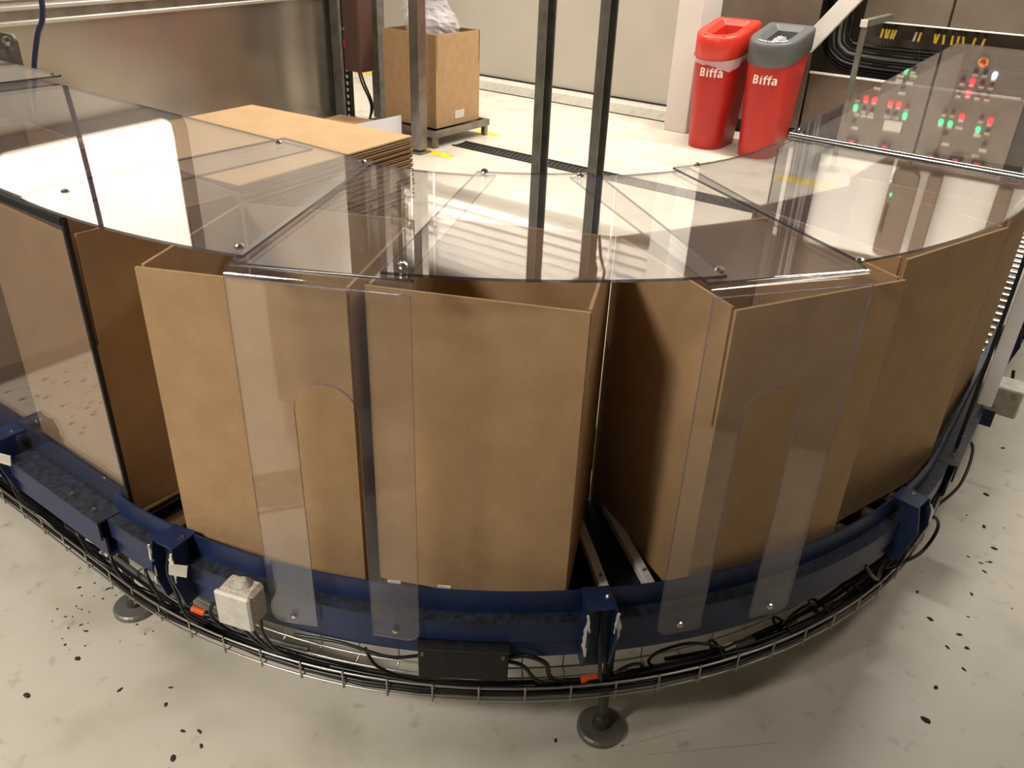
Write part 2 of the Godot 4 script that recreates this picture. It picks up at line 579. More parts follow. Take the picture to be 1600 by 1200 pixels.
# ---------------------------------------------------------------- conveyor
func bolt(s: SurfaceTool, at: Vector3, b := Basis(), r := 0.006) -> void:
	lathe(s, at, [Vector2(r * 1.5, 0), Vector2(r * 1.5, 0.0015), Vector2(r, 0.0016), Vector2(r, 0.006), Vector2(r * 0.6, 0.007), Vector2(0, 0.007)], 6, b)

func outward(s: float) -> Vector3:
	return (line_pt(s, 2.0, 0) - line_pt(s, 1.0, 0)).normalized()

func rail_bracket(t: Node3D, s0: float, foam: bool, plate: bool) -> void:
	# open channel clipped over the outer rail, holding a leg and a sensor cable
	var n := outward(s0)
	var u := Vector3.UP.cross(n)
	var b := Basis(u, Vector3.UP, n)
	var o := line_pt(s0, 1.40, 0)
	var s := st()
	box(s, o + Vector3.UP * 0.423 + n * 0.024, Vector3(0.058, 0.005, 0.06), b)
	for k: float in [-1.0, 1.0]:
		var poly := PackedVector2Array([Vector2(0.02, 0.27), Vector2(0.05, 0.27), Vector2(0.072, 0.36), Vector2(0.058, 0.425), Vector2(0.02, 0.425)])
		prism(s, poly, Transform3D(Basis(n, Vector3.UP, -u), o + u * (0.027 * k + 0.0025)), 0.005)
	box(s, o + Vector3.UP * 0.34 + n * 0.034, Vector3(0.052, 0.16, 0.004), b)
	var br := obj("bracket", s, M.blue, t)
	s = st()
	bolt(s, o + Vector3.UP * 0.4255 + n * 0.022 + u * 0.018, Basis(), 0.004)
	obj("bolt", s, M.chrome, br)
	if foam:
		for k: float in [-1.0, 1.0]:
			s = st()
			# a ragged strip of white foam left along the flange's edge
			var left := PackedVector2Array()
			var right := PackedVector2Array()
			var len := 0.105 if k < 0 else 0.075
			for i in 12:
				var y := 0.42 - len * i / 11.0
				var fat := 0.004 + 0.011 * sin(PI * clampf(i / 11.0 * 1.15 - 0.1, 0.0, 1.0)) * rng.randf_range(0.5, 1.0)
				var mid := rng.randf_range(-0.002, 0.002)
				left.append(Vector2(mid - fat * 0.5, y))
				right.append(Vector2(mid + fat * 0.5, y))
			right.reverse()
			left.append_array(right)
			prism(s, left, Transform3D(Basis(Vector3.UP, 0.35 * k) * b, o + u * 0.029 * k + n * 0.062), 0.004)
			obj("torn_foam", s, M.torn, br)
	if plate:
		s = st()
		var pl := PackedVector2Array([Vector2(-0.018, -0.012), Vector2(0.016, -0.02), Vector2(0.022, 0.008), Vector2(-0.014, 0.014)])
		prism(s, pl, Transform3D(Basis(Vector3.UP, 0.5) * b, o + u * 0.04 + n * 0.062 + Vector3.UP * 0.385), 0.004)
		obj("white_plate", s, M.white_plastic, br)
	s = st()
	var path := smooth_path([o + n * 0.04 + Vector3.UP * 0.41 + u * 0.004, o + n * 0.056 + Vector3.UP * 0.36, o + n * 0.052 + u * 0.006 + Vector3.UP * 0.3, o + n * 0.045 + u * 0.015 + Vector3.UP * 0.23, o + n * 0.01 + u * 0.03 + Vector3.UP * 0.175], 5)
	tube(s, path, 0.004, 6)
	obj("sensor_cable", s, M.cable, br)

func levelling_leg(t: Node3D, foot: Vector3) -> void:
	var s := st()
	rod(s, foot + Vector3.UP * 0.02, foot + Vector3.UP * 0.29, 0.0105, 12)
	lathe(s, foot + Vector3.UP * 0.27, [Vector2(0.02, 0), Vector2(0.02, 0.02)], 6)
	lathe(s, foot + Vector3.UP * 0.018, [Vector2(0.02, 0), Vector2(0.016, 0.025), Vector2(0.0105, 0.028)], 12)
	var leg := obj("leg", s, M.iron, t)
	s = st()
	lathe(s, foot, [Vector2(0, 0.0005), Vector2(0.052, 0.0005), Vector2(0.052, 0.012), Vector2(0.048, 0.016), Vector2(0, 0.018)], 28)
	obj("foot", s, M.dark_steel, leg)

func rail_parts(t: Node3D, a0: float, a1: float, steps: int, wide: float, inset := 0.0) -> void:
	var s := st()
	sweep(s, [Vector2(1.398 - inset, 0.366), Vector2(1.402 - inset, 0.366), Vector2(1.402 - inset, 0.424), Vector2(1.398 - inset, 0.424)], a0, a1, steps)
	obj("guard_strip", s, M.blue, t)
	s = st()
	sweep(s, [Vector2(1.38, 0.366), Vector2(wide, 0.366), Vector2(wide, 0.3705), Vector2(1.38, 0.3705)], a0, a1, steps)
	obj("rail_flange", s, M.blue_dirty, t)
	s = st()
	sweep(s, [Vector2(wide - 0.005, 0.322), Vector2(wide, 0.322), Vector2(wide, 0.366), Vector2(wide - 0.005, 0.366)], a0, a1, steps)
	obj("rail_web", s, M.blue, t)
	s = st()
	sweep(s, [Vector2(1.39, 0.27), Vector2(wide - 0.012, 0.27), Vector2(wide - 0.012, 0.275), Vector2(wide - 0.008, 0.275), Vector2(wide - 0.008, 0.324), Vector2(wide - 0.014, 0.324), Vector2(wide - 0.014, 0.28), Vector2(1.39, 0.28)], a0, a1, steps)
	obj("rail_skirt", s, M.blue, t)
	s = st()
	sweep(s, [Vector2(0.835, 0.27), Vector2(0.86, 0.27), Vector2(0.86, 0.38), Vector2(0.85, 0.38), Vector2(0.85, 0.424), Vector2(0.835, 0.424)], a0, a1, steps)
	obj("inner_rail", s, M.blue, t)
	s = st()
	sweep(s, [Vector2(0.86, 0.276), Vector2(1.39, 0.276), Vector2(1.39, 0.28), Vector2(0.86, 0.28)], a0, a1, steps)
	obj("bed_plate", s, M.dark, t)

func conveyors() -> void:
	# the 90 degree bend
	var t := thing("curved_conveyor", "blue curved roller conveyor turning round the front of the picture", "conveyor")
	rail_parts(t, 0.0, 90.0, 60, 1.43)
	for k in 19:
		var a := 2.9 + 4.7 * k
		if a > 43 and a < 52:
			continue
		var s := st()
		rod(s, cp(a, 0.865, 0.316), cp(a, 1.388, 0.316), 0.017, 14, 0.026)
		obj("roller", s, M.roller, t)
	# dark transfer plate between two pale edge strips, seen in the gap between the cartons
	var s2 := st()
	for i in 4:
		var w0 := 46.7 + 0.8 * i
		quad(s2, cp(w0, 0.9, 0.34), cp(w0, 1.385, 0.34), cp(w0 + 0.8, 1.385, 0.34), cp(w0 + 0.8, 0.9, 0.34))
		quad(s2, cp(w0, 0.9, 0.33), cp(w0 + 0.8, 0.9, 0.33), cp(w0 + 0.8, 1.385, 0.33), cp(w0, 1.385, 0.33))
	obj("transfer_plate", s2, M.rubber, t)
	for w: float in [46.1, 50.3]:
		s2 = st()
		var d := (cp(w, 1, 0) - cp(w, 0, 0)).normalized()
		bevel_box(s2, cp(w, 1.14, 0.352), Vector3(0.021, 0.022, 0.486), 0.002, Basis(Vector3.UP.cross(d), Vector3.UP, d))
		var strip := obj("edge_strip", s2, M.alu, t)
		s2 = st()
		bolt(s2, cp(w, 1.3, 0.363), Basis(), 0.0025)
		obj("screw", s2, M.dark_steel, strip)
	rail_bracket(t, 9.0, true, true)
	rail_bracket(t, 44.4, true, false)
	rail_bracket(t, 78.0, false, true)
	levelling_leg(t, cp(46.4, 1.392, 0))
	levelling_leg(t, cp(46.4, 0.85, 0))
	levelling_leg(t, cp(82.0, 0.85, 0))
	# the straight runs that feed it and lead away
	for side in 2:
		var lab: String = ["blue straight roller conveyor coming in from the left", "blue straight roller conveyor leading away on the right"][side]
		t = thing("straight_conveyor", lab, "conveyor")
		var a0 := -2.7 if side == 0 else 90.003
		var a1 := -0.003 if side == 0 else 93.1
		rail_parts(t, a0, a1, 2, 1.452, 0.016 if side == 0 else 0.0)
		var n := 33 if side == 0 else 40
		for k in n:
			var w := -0.04 - 0.08 * k if side == 0 else 90.04 + 0.075 * k
			var s := st()
			rod(s, line_pt(w, 0.865, 0.319), line_pt(w, 1.38, 0.319), 0.0235, 14)
			obj("roller", s, M.roller, t)
		var s3 := st()
		for w: float in ([-0.05, -0.14, -0.4] if side == 0 else [90.05, 90.17, 90.45, 90.8]):
			s3 = st()
			bolt(s3, line_pt(w, 1.43, 0.3705), Basis(), 0.005)
			obj("bolt", s3, M.steel, t)
		rail_bracket(t, -0.42 if side == 0 else 90.95, false, true)
		for r: float in [1.392, 0.85]:
			for w: float in ([-0.102, -2.2] if side == 0 else [90.9, 92.6]):
				levelling_leg(t, line_pt(w, r - 0.02, 0))

# ---------------------------------------------------------------- acrylic covers
const FLAT := Basis(Vector3(1, 0, 0), Vector3(0, 0, -1), Vector3(0, 1, 0))   # a plan in (x, -z) laid flat

func plan_arc(r: float, a0: float, a1: float, n: int) -> PackedVector2Array:
	var out := PackedVector2Array()
	for i in n + 1:
		var q := cp(lerpf(a0, a1, float(i) / n), r, 0)
		out.append(Vector2(q.x, -q.z))
	return out

func sheet(t: Node3D, called: String, poly: PackedVector2Array, y: float, th := 0.005) -> void:
	var s := st()
	prism(s, poly, Transform3D(FLAT, Vector3(0, y, 0)), th, -1)
	var m := obj(called, s, M.acrylic, t)
	s = st()
	prism(s, poly, Transform3D(FLAT, Vector3(0, y, 0)), th, 1)
	obj("cut_edge", s, M.acrylic_edge, m)

func screws(t: Node3D, spots: Array, y: float) -> void:
	for p in spots:
		var s := st()
		lathe(s, Vector3(p.x, y, -p.y), [Vector2(0.008, 0), Vector2(0.0075, 0.003), Vector2(0.004, 0.0055), Vector2(0.003, 0.0055), Vector2(0.003, 0.003), Vector2(0, 0.003)], 12)
		obj("screw", s, M.chrome, t)

func shield(t: Node3D, a: Vector2, b: Vector2, y: float, legs: Array) -> void:
	# a (left) and b (right): the fold line in plan. The sheet bends down over it and ends in two legs round an arched slot
	var u2 := (b - a).normalized()
	var w := a.distance_to(b)
	var u := Vector3(u2.x, 0, -u2.y)
	var n := u.cross(Vector3.UP).normalized()       # away from the bend's centre
	if n.dot(Vector3(a.x - CX, 0, -a.y - CZ)) < 0:
		n = -n
	var o := Vector3(a.x, 0, -a.y)
	var r := 0.018
	var bot := 0.318
	var top := y - r + 0.005
	var poly := PackedVector2Array()
	var x0: float = legs[0] * w
	var x1: float = legs[1] * w
	var ym: float = legs[2]
	for i in 5:
		var k := PI + PI / 2 * i / 4
		poly.append(Vector2(0.025 + 0.025 * cos(k), bot + 0.025 + 0.025 * sin(k)))
	poly.append(Vector2(x0, bot))
	var rad := (x1 - x0) / 2
	for i in 13:
		var k := PI - PI * i / 12
		poly.append(Vector2((x0 + x1) / 2 + rad * cos(k), ym - rad + rad * sin(k)))
	poly.append(Vector2(x1, bot))
	for i in 5:
		var k := -PI / 2 + PI / 2 * i / 4
		poly.append(Vector2(w - 0.025 + 0.025 * cos(k), bot + 0.025 + 0.025 * sin(k)))
	poly.append_array([Vector2(w, top), Vector2(0, top)])
	var at := Transform3D(Basis(u, Vector3.UP, u.cross(Vector3.UP)), o - (Vector3.ZERO if u.cross(Vector3.UP).dot(n) > 0 else n * 0.0))
	var s := st()
	prism(s, poly, at, 0.005, -1)
	var m := obj("front_shield", s, M.acrylic_shield, t)
	s = st()
	prism(s, poly, at, 0.005, 1)
	obj("cut_edge", s, M.acrylic_edge_pale, m)
	# the rounded fold
	s = st()
	var zz := at.basis.z
	s.set_smooth_group(1)
	for ring in 2:
		var rr := r + (0.005 if ring == 1 else 0.0)
		var c := o + Vector3.UP * (y - r) - zz * r
		for i in 6:
			var k0 := PI / 2 * i / 6
			var k1 := PI / 2 * (i + 1) / 6
			var p0 := c + zz * rr * cos(k0) + Vector3.UP * rr * sin(k0)
			var p1 := c + zz * rr * cos(k1) + Vector3.UP * rr * sin(k1)
			if ring == 1:
				quad(s, p0, p0 + u * w, p1 + u * w, p1)
			else:
				quad(s, p0 + u * w, p0, p1, p1 + u * w)
	s.set_smooth_group(-1)
	obj("fold", s, M.acrylic_shield, t)
	for k in 2:
		s = st()
		var x: float = [legs[0] * 0.5, (legs[1] + 1.0) * 0.5][k] * w
		lathe(s, o + u * x + Vector3.UP * (bot + 0.022) + zz * 0.005, [Vector2(0.007, 0), Vector2(0.006, 0.003), Vector2(0.003, 0.005), Vector2(0, 0.005)], 10, Basis(u, zz, -Vector3.UP))
		obj("screw", s, M.chrome, t)

func covers() -> void:
	var y := 1.058
	var grp := ""
	# flat sheets over the incoming run
	var t := thing("acrylic_cover", "clear flat acrylic cover farthest left, above the incoming conveyor", "acrylic cover")
	sheet(t, "cover_sheet", PackedVector2Array([Vector2(-4.2, 0.69), Vector2(-2.655, 0.69), Vector2(-2.655, 1.34), Vector2(-4.2, 1.34)]), y + 0.014)
	screws(t, [Vector2(-2.675, 1.325), Vector2(-2.675, 0.71)], y + 0.019)
	t = thing("acrylic_cover", "clear flat acrylic cover mirroring the bright lamp, left of the bend", "acrylic cover")
	sheet(t, "cover_sheet", PackedVector2Array([Vector2(-2.70, 0.69), Vector2(-1.50, 0.69), Vector2(-1.50, 1.30), Vector2(-2.70, 1.30)]), y)
	# first curved sheet, overlapping both neighbours
	t = thing("acrylic_cover", "clear curved acrylic cover left of the left shield, lying over the flat one", "acrylic cover")
	var p := PackedVector2Array([Vector2(-1.305, 1.295), Vector2(-1.60, 1.302), Vector2(-1.612, 0.80), Vector2(-1.621, 0.735), Vector2(-1.60, 0.705)])
	p.append_array(plan_arc(1.413, -2.2, 19.4, 14))
	sheet(t, "cover_sheet", p, y + 0.008)
	screws(t, [Vector2(-1.085, 0.772), Vector2(-1.31, 1.272), Vector2(-1.555, 0.745), Vector2(-1.57, 1.26)], y + 0.013)
	# wedge with the left shield
	t = thing("acrylic_cover", "clear acrylic wedge cover folding down into the left slotted shield", "acrylic cover")
	var fa := Vector2(-1.0548, 0.7166)
	var fb := Vector2(-0.789, 0.8514)
	var inw := Vector2(fb.y - fa.y, -(fb.x - fa.x)).normalized() * -0.018
	p = PackedVector2Array([fa + inw, fb + inw, Vector2(-0.815, 0.872), Vector2(-1.057, 1.418)])
	p.append_array(plan_arc(0.818, 31.0, 12.0, 6))
	sheet(t, "cover_sheet", p, y)
	shield(t, fa, fb, y, [0.31, 0.685, 0.873])
	screws(t, [Vector2(-1.07, 1.39)], y + 0.005)
	# middle sheet
	t = thing("acrylic_cover", "clear curved acrylic cover in the middle between the two slotted shields", "acrylic cover")
	p = plan_arc(1.413, 28.6, 50.6, 14)
	p.append_array([Vector2(-0.86, 1.535)])
	p.append_array(plan_arc(0.818, 49.0, 32.0, 6))
	sheet(t, "cover_sheet", p, y + 0.008)
	screws(t, [Vector2(-0.836, 0.885), Vector2(-1.075, 1.40), Vector2(-0.447, 1.20), Vector2(-0.905, 1.515)], y + 0.013)
	# wedge with the right shield
	t = thing("acrylic_cover", "clear acrylic wedge cover folding down into the right slotted shield", "acrylic cover")
	fa = Vector2(-0.4321, 1.149)
	fb = Vector2(-0.2533, 1.3816)
	inw = Vector2(fb.y - fa.y, -(fb.x - fa.x)).normalized() * -0.018
	p = PackedVector2Array([fa + inw, fb + inw, Vector2(-0.30, 1.43), Vector2(-0.774, 1.775)])
	p.append_array(plan_arc(0.818, 64.0, 46.0, 6))
	sheet(t, "cover_sheet", p, y)
	shield(t, fa, fb, y, [0.325, 0.705, 0.865])
	# sheet right of the right shield
	t = thing("acrylic_cover", "clear curved acrylic cover right of the right shield, ending at the bright fold", "acrylic cover")
	p = plan_arc(1.413, 61.0, 90.0, 16)
	p.append_array([Vector2(-0.11, 2.20), Vector2(-0.70, 2.22)])
	p.append_array(plan_arc(0.818, 86.0, 63.5, 8))
	sheet(t, "cover_sheet", p, y + 0.008)
	screws(t, [Vector2(-0.285, 1.40), Vector2(-0.755, 1.775)], y + 0.013)
	# long sheet over the outgoing run
	t = thing("acrylic_cover", "long clear acrylic cover on the right, mirroring the lit control panel", "acrylic cover")
	sheet(t, "cover_sheet", PackedVector2Array([Vector2(-0.708, 2.24), Vector2(-0.085, 2.215), Vector2(-0.085, 4.80), Vector2(-0.80, 4.84)]), y + 0.016)
	var s := st()
	tube(s, PackedVector3Array([Vector3(-0.708, y + 0.012, -2.236), Vector3(-0.085, y + 0.012, -2.211)]), 0.0085, 14)
	obj("fold_highlight", s, M.chrome, t)  # chrome rod stands for the bright highlight along the acrylic fold
	screws(t, [Vector2(-0.69, 2.27), Vector2(-0.10, 2.25)], y + 0.021)
	# upright panels
	t = thing("acrylic_screen", "upright clear acrylic side panel with black end strip on the left run", "acrylic screen")
	upright(t, Vector3(-3.4, 0, -0.697), Vector3(-1.486, 0, -0.697), 0.373, 1.045, 1)
	t = thing("acrylic_screen", "upright clear acrylic side panel with black end strip on the right run", "acrylic screen")
	upright(t, Vector3(-0.092, 0, -2.19), Vector3(-0.092, 0, -4.9), 0.373, 1.045, -1)
	var up := st()
	bevel_box(up, Vector3(-0.066, 0.775, -2.197), Vector3(0.034, 0.54, 0.008), 0.002)
	obj("white_upright", up, M.torn, t)
	t = thing("acrylic_screen", "upright clear acrylic panel along the inner side of the right run", "acrylic screen")
	upright(t, Vector3(-0.704, 0, -2.15), Vector3(-0.75, 0, -4.84), 0.426, 1.055, 0)

func upright(t: Node3D, a: Vector3, b: Vector3, y0: float, y1: float, strip: int) -> void:
	var u := (b - a).normalized()
	var at := Transform3D(Basis(u, Vector3.UP, u.cross(Vector3.UP)), a)
	var w := a.distance_to(b)
	var poly := PackedVector2Array([Vector2(0, y0), Vector2(w, y0), Vector2(w, y1), Vector2(0, y1)])
	var s := st()
	prism(s, poly, at, 0.005, -1)
	obj("panel_sheet", s, M.acrylic, t)
	s = st()
	prism(s, poly, at, 0.005, 1)
	obj("cut_edge", s, M.acrylic_edge, t)
	if strip != 0:
		var e := b if strip > 0 else a
		s = st()
		box(s, e + Vector3.UP * (y0 + y1) / 2, Vector3(0.009, y1 - y0, 0.009), at.basis)
		obj("end_strip", s, M.dark, t)
		s = st()
		box(s, (a + b) / 2 + Vector3.UP * (y1 - 0.004), Vector3(w, 0.014, 0.014), at.basis)
		obj("top_strip", s, M.dark, t)

# ---------------------------------------------------------------- cable tray and wiring
func tray() -> void:
	var t := thing("wire_cable_tray", "open wire basket cable tray curving under the front of the blue rail", "cable tray")
	var wires := [[1.432, 0.192], [1.432, 0.156], [1.40, 0.153], [1.372, 0.153], [1.345, 0.153], [1.345, 0.192]]
	for w in wires:
		var s := st()
		var pts := PackedVector3Array()
		for i in 5:
			pts.append(line_pt(-2.0 + 0.4 * i, w[0], w[1]))
		for i in 46:
			pts.append(line_pt(2.0 * i, w[0], w[1]))
		for i in 6:
			pts.append(line_pt(90.1 + 0.4 * i, w[0], w[1]))
		tube(s, pts, 0.0026, 6)
		obj("long_wire", s, M.wire, t)
	var spots := []
	for i in 20:
		spots.append(-0.05 - 0.1 * i)
	for i in 25:
		spots.append(1.6 + 3.75 * i)
	for i in 16:
		spots.append(90.1 + 0.1 * i)
	for w in spots:
		var s := st()
		tube(s, PackedVector3Array([line_pt(w, 1.435, 0.2), line_pt(w, 1.435, 0.15), line_pt(w, 1.342, 0.1495), line_pt(w, 1.342, 0.196)]), 0.0022, 6)
		obj("cross_wire", s, M.wire, t)

func run_cable(r: float, y: float, s0: float, s1: float, rad: float, m: Material, label: String, wob := 0.006) -> Node3D:
	var pts := PackedVector3Array()
	var n := 46
	var ph := rng.randf() * TAU
	var ph2 := rng.randf() * TAU
	# s counts degrees on the bend; straights are given in the same count, 40 to the metre
	for i in n + 1:
		var v := lerpf(s0, s1, float(i) / n)
		var w := v
		if v < 0:
			w = v / 40.0
		elif v > 90:
			w = 90.0 + (v - 90.0) / 40.0
		pts.append(line_pt(w, r + wob * sin(v * 0.13 + ph) + wob * 0.6 * sin(v * 0.31 + ph2), y + wob * 0.5 * (1.0 + sin(v * 0.17 + ph2))))
	var s := st()
	tube(s, pts, rad, 6)
	var o := obj("cable", s, m)
	tag(o, label, "cable", "cables lying in the wire tray")
	return o

func loop_cable(pts: Array, rad: float, label: String, group := "") -> Node3D:
	var w := []
	for p in pts:
		w.append(line_pt(p[0], p[1], p[2]))
	var s := st()
	tube(s, smooth_path(w, 8), rad, 7)
	var o := obj("cable_loop", s, M.cable)
	tag(o, label, "cable", group)
	return o

func wiring() -> void:
	for k in 9:
		run_cable(1.392 + 0.0046 * k, 0.159 + 0.006 * (k % 3), -70, 150, [0.0042, 0.0035, 0.005][k % 3], M.cable, "%s black cable counted outward across the wire tray" % ORD[k], 0.004)
	for k in 5:
		run_cable(1.378 + 0.011 * k, 0.17 + 0.003 * (k % 2), 52 - 4 * k, 150, 0.005, M.cable, "%s of the black cables that join the tray bundle right of the front leg" % ORD[k], 0.006)
	var c := run_cable(1.385, 0.176, -70, 20, 0.0065, M.cable_grey, "thicker grey cable lying lengthwise in the wire tray", 0.004)
	tag(c, "thicker grey cable lying in the tray's left part", "cable")
	# orange connectors
	for d in [[8.3, 1.39, 0.178, "orange plug connector in the tray below the white junction box"], [44.6, 1.405, 0.178, "orange plug connector in the tray beside the front levelling leg"]]:
		var s := st()
		rod(s, line_pt(d[0] - 0.75, d[1], d[2]), line_pt(d[0] + 0.75, d[1] - 0.002, d[2]), 0.0085, 10)
		var q := thing("plug_connector", d[3], "connector")
		obj("orange_sleeve", s, M.orange, q)
		s = st()
		rod(s, line_pt(d[0] + 0.7, d[1], d[2]), line_pt(d[0] + 1.5, d[1] - 0.004, d[2]), 0.007, 10)
		rod(s, line_pt(d[0] - 1.7, d[1], d[2]), line_pt(d[0] - 0.7, d[1], d[2]), 0.0065, 10)
		obj("black_boot", s, M.rubber, q)
	var q2 := thing("plug_connector", "bright metal plug connector in the tray below the right shield", "connector")
	var s2 := st()
	rod(s2, line_pt(57.2, 1.40, 0.186), line_pt(58.5, 1.398, 0.184), 0.0075, 12)
	obj("metal_collar", s2, M.chrome, q2)
	s2 = st()
	rod(s2, line_pt(58.5, 1.398, 0.184), line_pt(60.6, 1.396, 0.18), 0.0095, 12)
	obj("grey_body", s2, M.cable_grey, q2)
	# loops hanging between rail and tray
	loop_cable([[57.2, 1.40, 0.186], [55.5, 1.40, 0.215], [53.0, 1.405, 0.24], [50.6, 1.40, 0.225], [50.0, 1.395, 0.195], [51.2, 1.39, 0.168], [54.0, 1.385, 0.162]], 0.0036, "black cable loop hanging from the metal plug below the right shield")
	loop_cable([[12.5, 1.41, 0.30], [11.5, 1.425, 0.24], [12.8, 1.41, 0.19], [15.5, 1.40, 0.172]], 0.004, "black cable dropping behind the left bracket into the tray")
	loop_cable([[-0.05, 1.41, 0.265], [-0.02, 1.435, 0.25], [0.6, 1.432, 0.205], [2.0, 1.41, 0.175], [4.2, 1.40, 0.168]], 0.0045, "black cable arch left of the left bracket, first loop")
	loop_cable([[-0.25, 1.40, 0.27], [-0.22, 1.43, 0.245], [-0.16, 1.435, 0.25], [-0.12, 1.43, 0.2], [-0.05, 1.41, 0.17]], 0.0045, "black cable arch at the far left over the straight tray")
	loop_cable([[3.0, 1.40, 0.262], [4.0, 1.425, 0.27], [5.0, 1.43, 0.24], [5.4, 1.42, 0.19], [6.5, 1.40, 0.168]], 0.004, "black cable arch just left of the left bracket")
	for k in 3:
		loop_cable([[16.5 + 0.9 * k, 1.47, 0.336], [16.4 + 0.9 * k, 1.462, 0.28], [17.3 + 0.8 * k, 1.43, 0.205], [20.5 + 1.5 * k, 1.405, 0.172]], 0.0038, "%s black cable from the left dropping from the white junction box" % ORD[k], "cables from the white junction box")
	loop_cable([[20.0, 1.43, 0.268], [24.0, 1.425, 0.27], [28.0, 1.43, 0.258], [30.6, 1.42, 0.262]], 0.0036, "black cable running from below the left shield to the black box")
	loop_cable([[26.0, 1.42, 0.262], [27.0, 1.425, 0.22], [29.5, 1.41, 0.18], [33.0, 1.40, 0.17]], 0.0036, "black cable slanting into the tray left of the black box")
	loop_cable([[37.5, 1.435, 0.285], [39.0, 1.435, 0.29], [40.6, 1.43, 0.262], [41.2, 1.42, 0.21], [43.0, 1.41, 0.175]], 0.005, "thick black cable arching from the black box's right end")
	loop_cable([[37.5, 1.435, 0.275], [38.8, 1.435, 0.262], [40.0, 1.43, 0.215], [42.2, 1.405, 0.17]], 0.004, "thin black cable slanting from the black box's right end")
	loop_cable([[46.6, 1.42, 0.205], [47.6, 1.42, 0.222], [49.0, 1.41, 0.21], [49.4, 1.40, 0.165]], 0.004, "short black cable loop right of the front levelling leg")
	loop_cable([[64.0, 1.39, 0.165], [64.8, 1.40, 0.215], [66.6, 1.405, 0.232], [68.0, 1.40, 0.205], [68.8, 1.39, 0.17]], 0.004, "small black cable loop in the tray right of the right shield")
	loop_cable([[73.0, 1.42, 0.285], [74.0, 1.43, 0.25], [76.5, 1.425, 0.2], [80.0, 1.40, 0.175], [84.0, 1.395, 0.17]], 0.005, "black cable below the right bracket curving into the tray")
	loop_cable([[84.0, 1.41, 0.28], [86.0, 1.45, 0.27], [86.6, 1.462, 0.225], [84.5, 1.45, 0.178], [81.0, 1.42, 0.172]], 0.0045, "black cable loop bulging outward right of the right bracket")
	loop_cable([[90.35, 1.42, 0.28], [90.33, 1.46, 0.26], [90.22, 1.465, 0.2], [90.1, 1.43, 0.172]], 0.0045, "black cable loop below the white box on the right run")
	loop_cable([[90.92, 1.47, 0.40], [90.88, 1.53, 0.34], [90.78, 1.535, 0.28], [90.7, 1.50, 0.29], [90.72, 1.48, 0.36]], 0.005, "black cable loop farthest right, hanging at the blue bracket")
	for w: float in [57.0, 64.5, 69.5, 74.5]:
		s2 = st()
		var pts := PackedVector3Array()
		for i in 13:
			var k := TAU * i / 12
			pts.append(line_pt(w, 1.388 + 0.03 * cos(k), 0.172 + 0.014 * sin(k)))
		tube(s2, pts, 0.0035, 6)
		rod(s2, line_pt(w, 1.40, 0.186), line_pt(w + 0.6, 1.41, 0.204), 0.002, 5)
		tag(obj("cable_tie", s2, M.rubber), "black cable tie round the tray bundle, %s to the right of the front leg" % {57.0: "nearest", 64.5: "second", 69.5: "third", 74.5: "farthest"}[w], "cable tie", "cable ties on the bundle in the tray")
	# small white tags in the tray's left end
	for d in [[-0.28, 1.385], [-0.2, 1.392], [-0.13, 1.398]]:
		s2 = st()
		bevel_box(s2, line_pt(d[0], d[1], 0.182), Vector3(0.03, 0.006, 0.013), 0.001, Basis(Vector3.UP, 0.1))
		tag(obj("cable_marker", s2, M.white_plastic), "small white marker sleeve at the tray's far left, %s of three from the left" % {-0.28: "first", -0.2: "second", -0.13: "third"}[d[0]], "cable marker", "white markers at the tray's left end")
	# junction boxes
	var b := Basis(cp(90 + 17, 1, 0) - cp(90 + 17, 0, 0), Vector3.UP, (cp(17, 1, 0) - cp(17, 0, 0))).orthonormalized()
	b = Basis(Vector3.UP, deg_to_rad(17.0))
	var o := cp(17.1, 1.472, 0.376)
	var t := thing("junction_box", "dusty white square junction box on the rail left of the left shield", "junction box")
	s2 = st()
	bevel_box(s2, o, Vector3(0.076, 0.082, 0.05), 0.008, b)
	obj("box_body", s2, M.dusty_plastic, t)
	s2 = st()
	bevel_box(s2, o + b * Vector3(0, 0, 0.029), Vector3(0.078, 0.084, 0.012), 0.004, b)
	obj("lid", s2, M.white_plastic, t)
	s2 = st()
	lathe(s2, o + b * Vector3(0.004, 0.04, -0.002), [Vector2(0.017, 0), Vector2(0.017, 0.004), Vector2(0.012, 0.006), Vector2(0.01, 0.012), Vector2(0.006, 0.015), Vector2(0, 0.015)], 16, b, true)
	obj("cable_gland", s2, M.dusty_plastic, t)
	o = cp(34.1, 1.43, 0.272)
	b = Basis(Vector3.UP, deg_to_rad(34.1))
	t = thing("black_box", "black rectangular control box slung under the rail at the front", "control box")
	s2 = st()
	bevel_box(s2, o, Vector3(0.176, 0.078, 0.036), 0.003, b)
	obj("box_body", s2, M.black_plastic, t)
	s2 = st()
	bevel_box(s2, o + b * Vector3(0, 0.0405, 0), Vector3(0.18, 0.004, 0.042), 0.001, b)
	obj("lid", s2, M.black_plastic, t)
	for k: float in [-1.0, 1.0]:
		s2 = st()
		bolt(s2, o + b * Vector3(0.078 * k, 0.03, 0.018), b * Basis(Vector3.RIGHT, PI / 2), 0.003)
		obj("screw", s2, M.dark_steel, t)
	t = thing("junction_box", "pale box with knockouts outside the right run's acrylic panel", "junction box")
	s2 = st()
	bevel_box(s2, Vector3(-0.035, 0.405, -2.5), Vector3(0.09, 0.085, 0.085), 0.004)
	obj("box_body", s2, M.white_plastic, t)
	s2 = st()
	lathe(s2, Vector3(-0.05, 0.385, -2.4575), [Vector2(0.009, 0), Vector2(0.009, 0.002), Vector2(0, 0.002)], 14, Basis(Vector3.RIGHT, PI / 2))
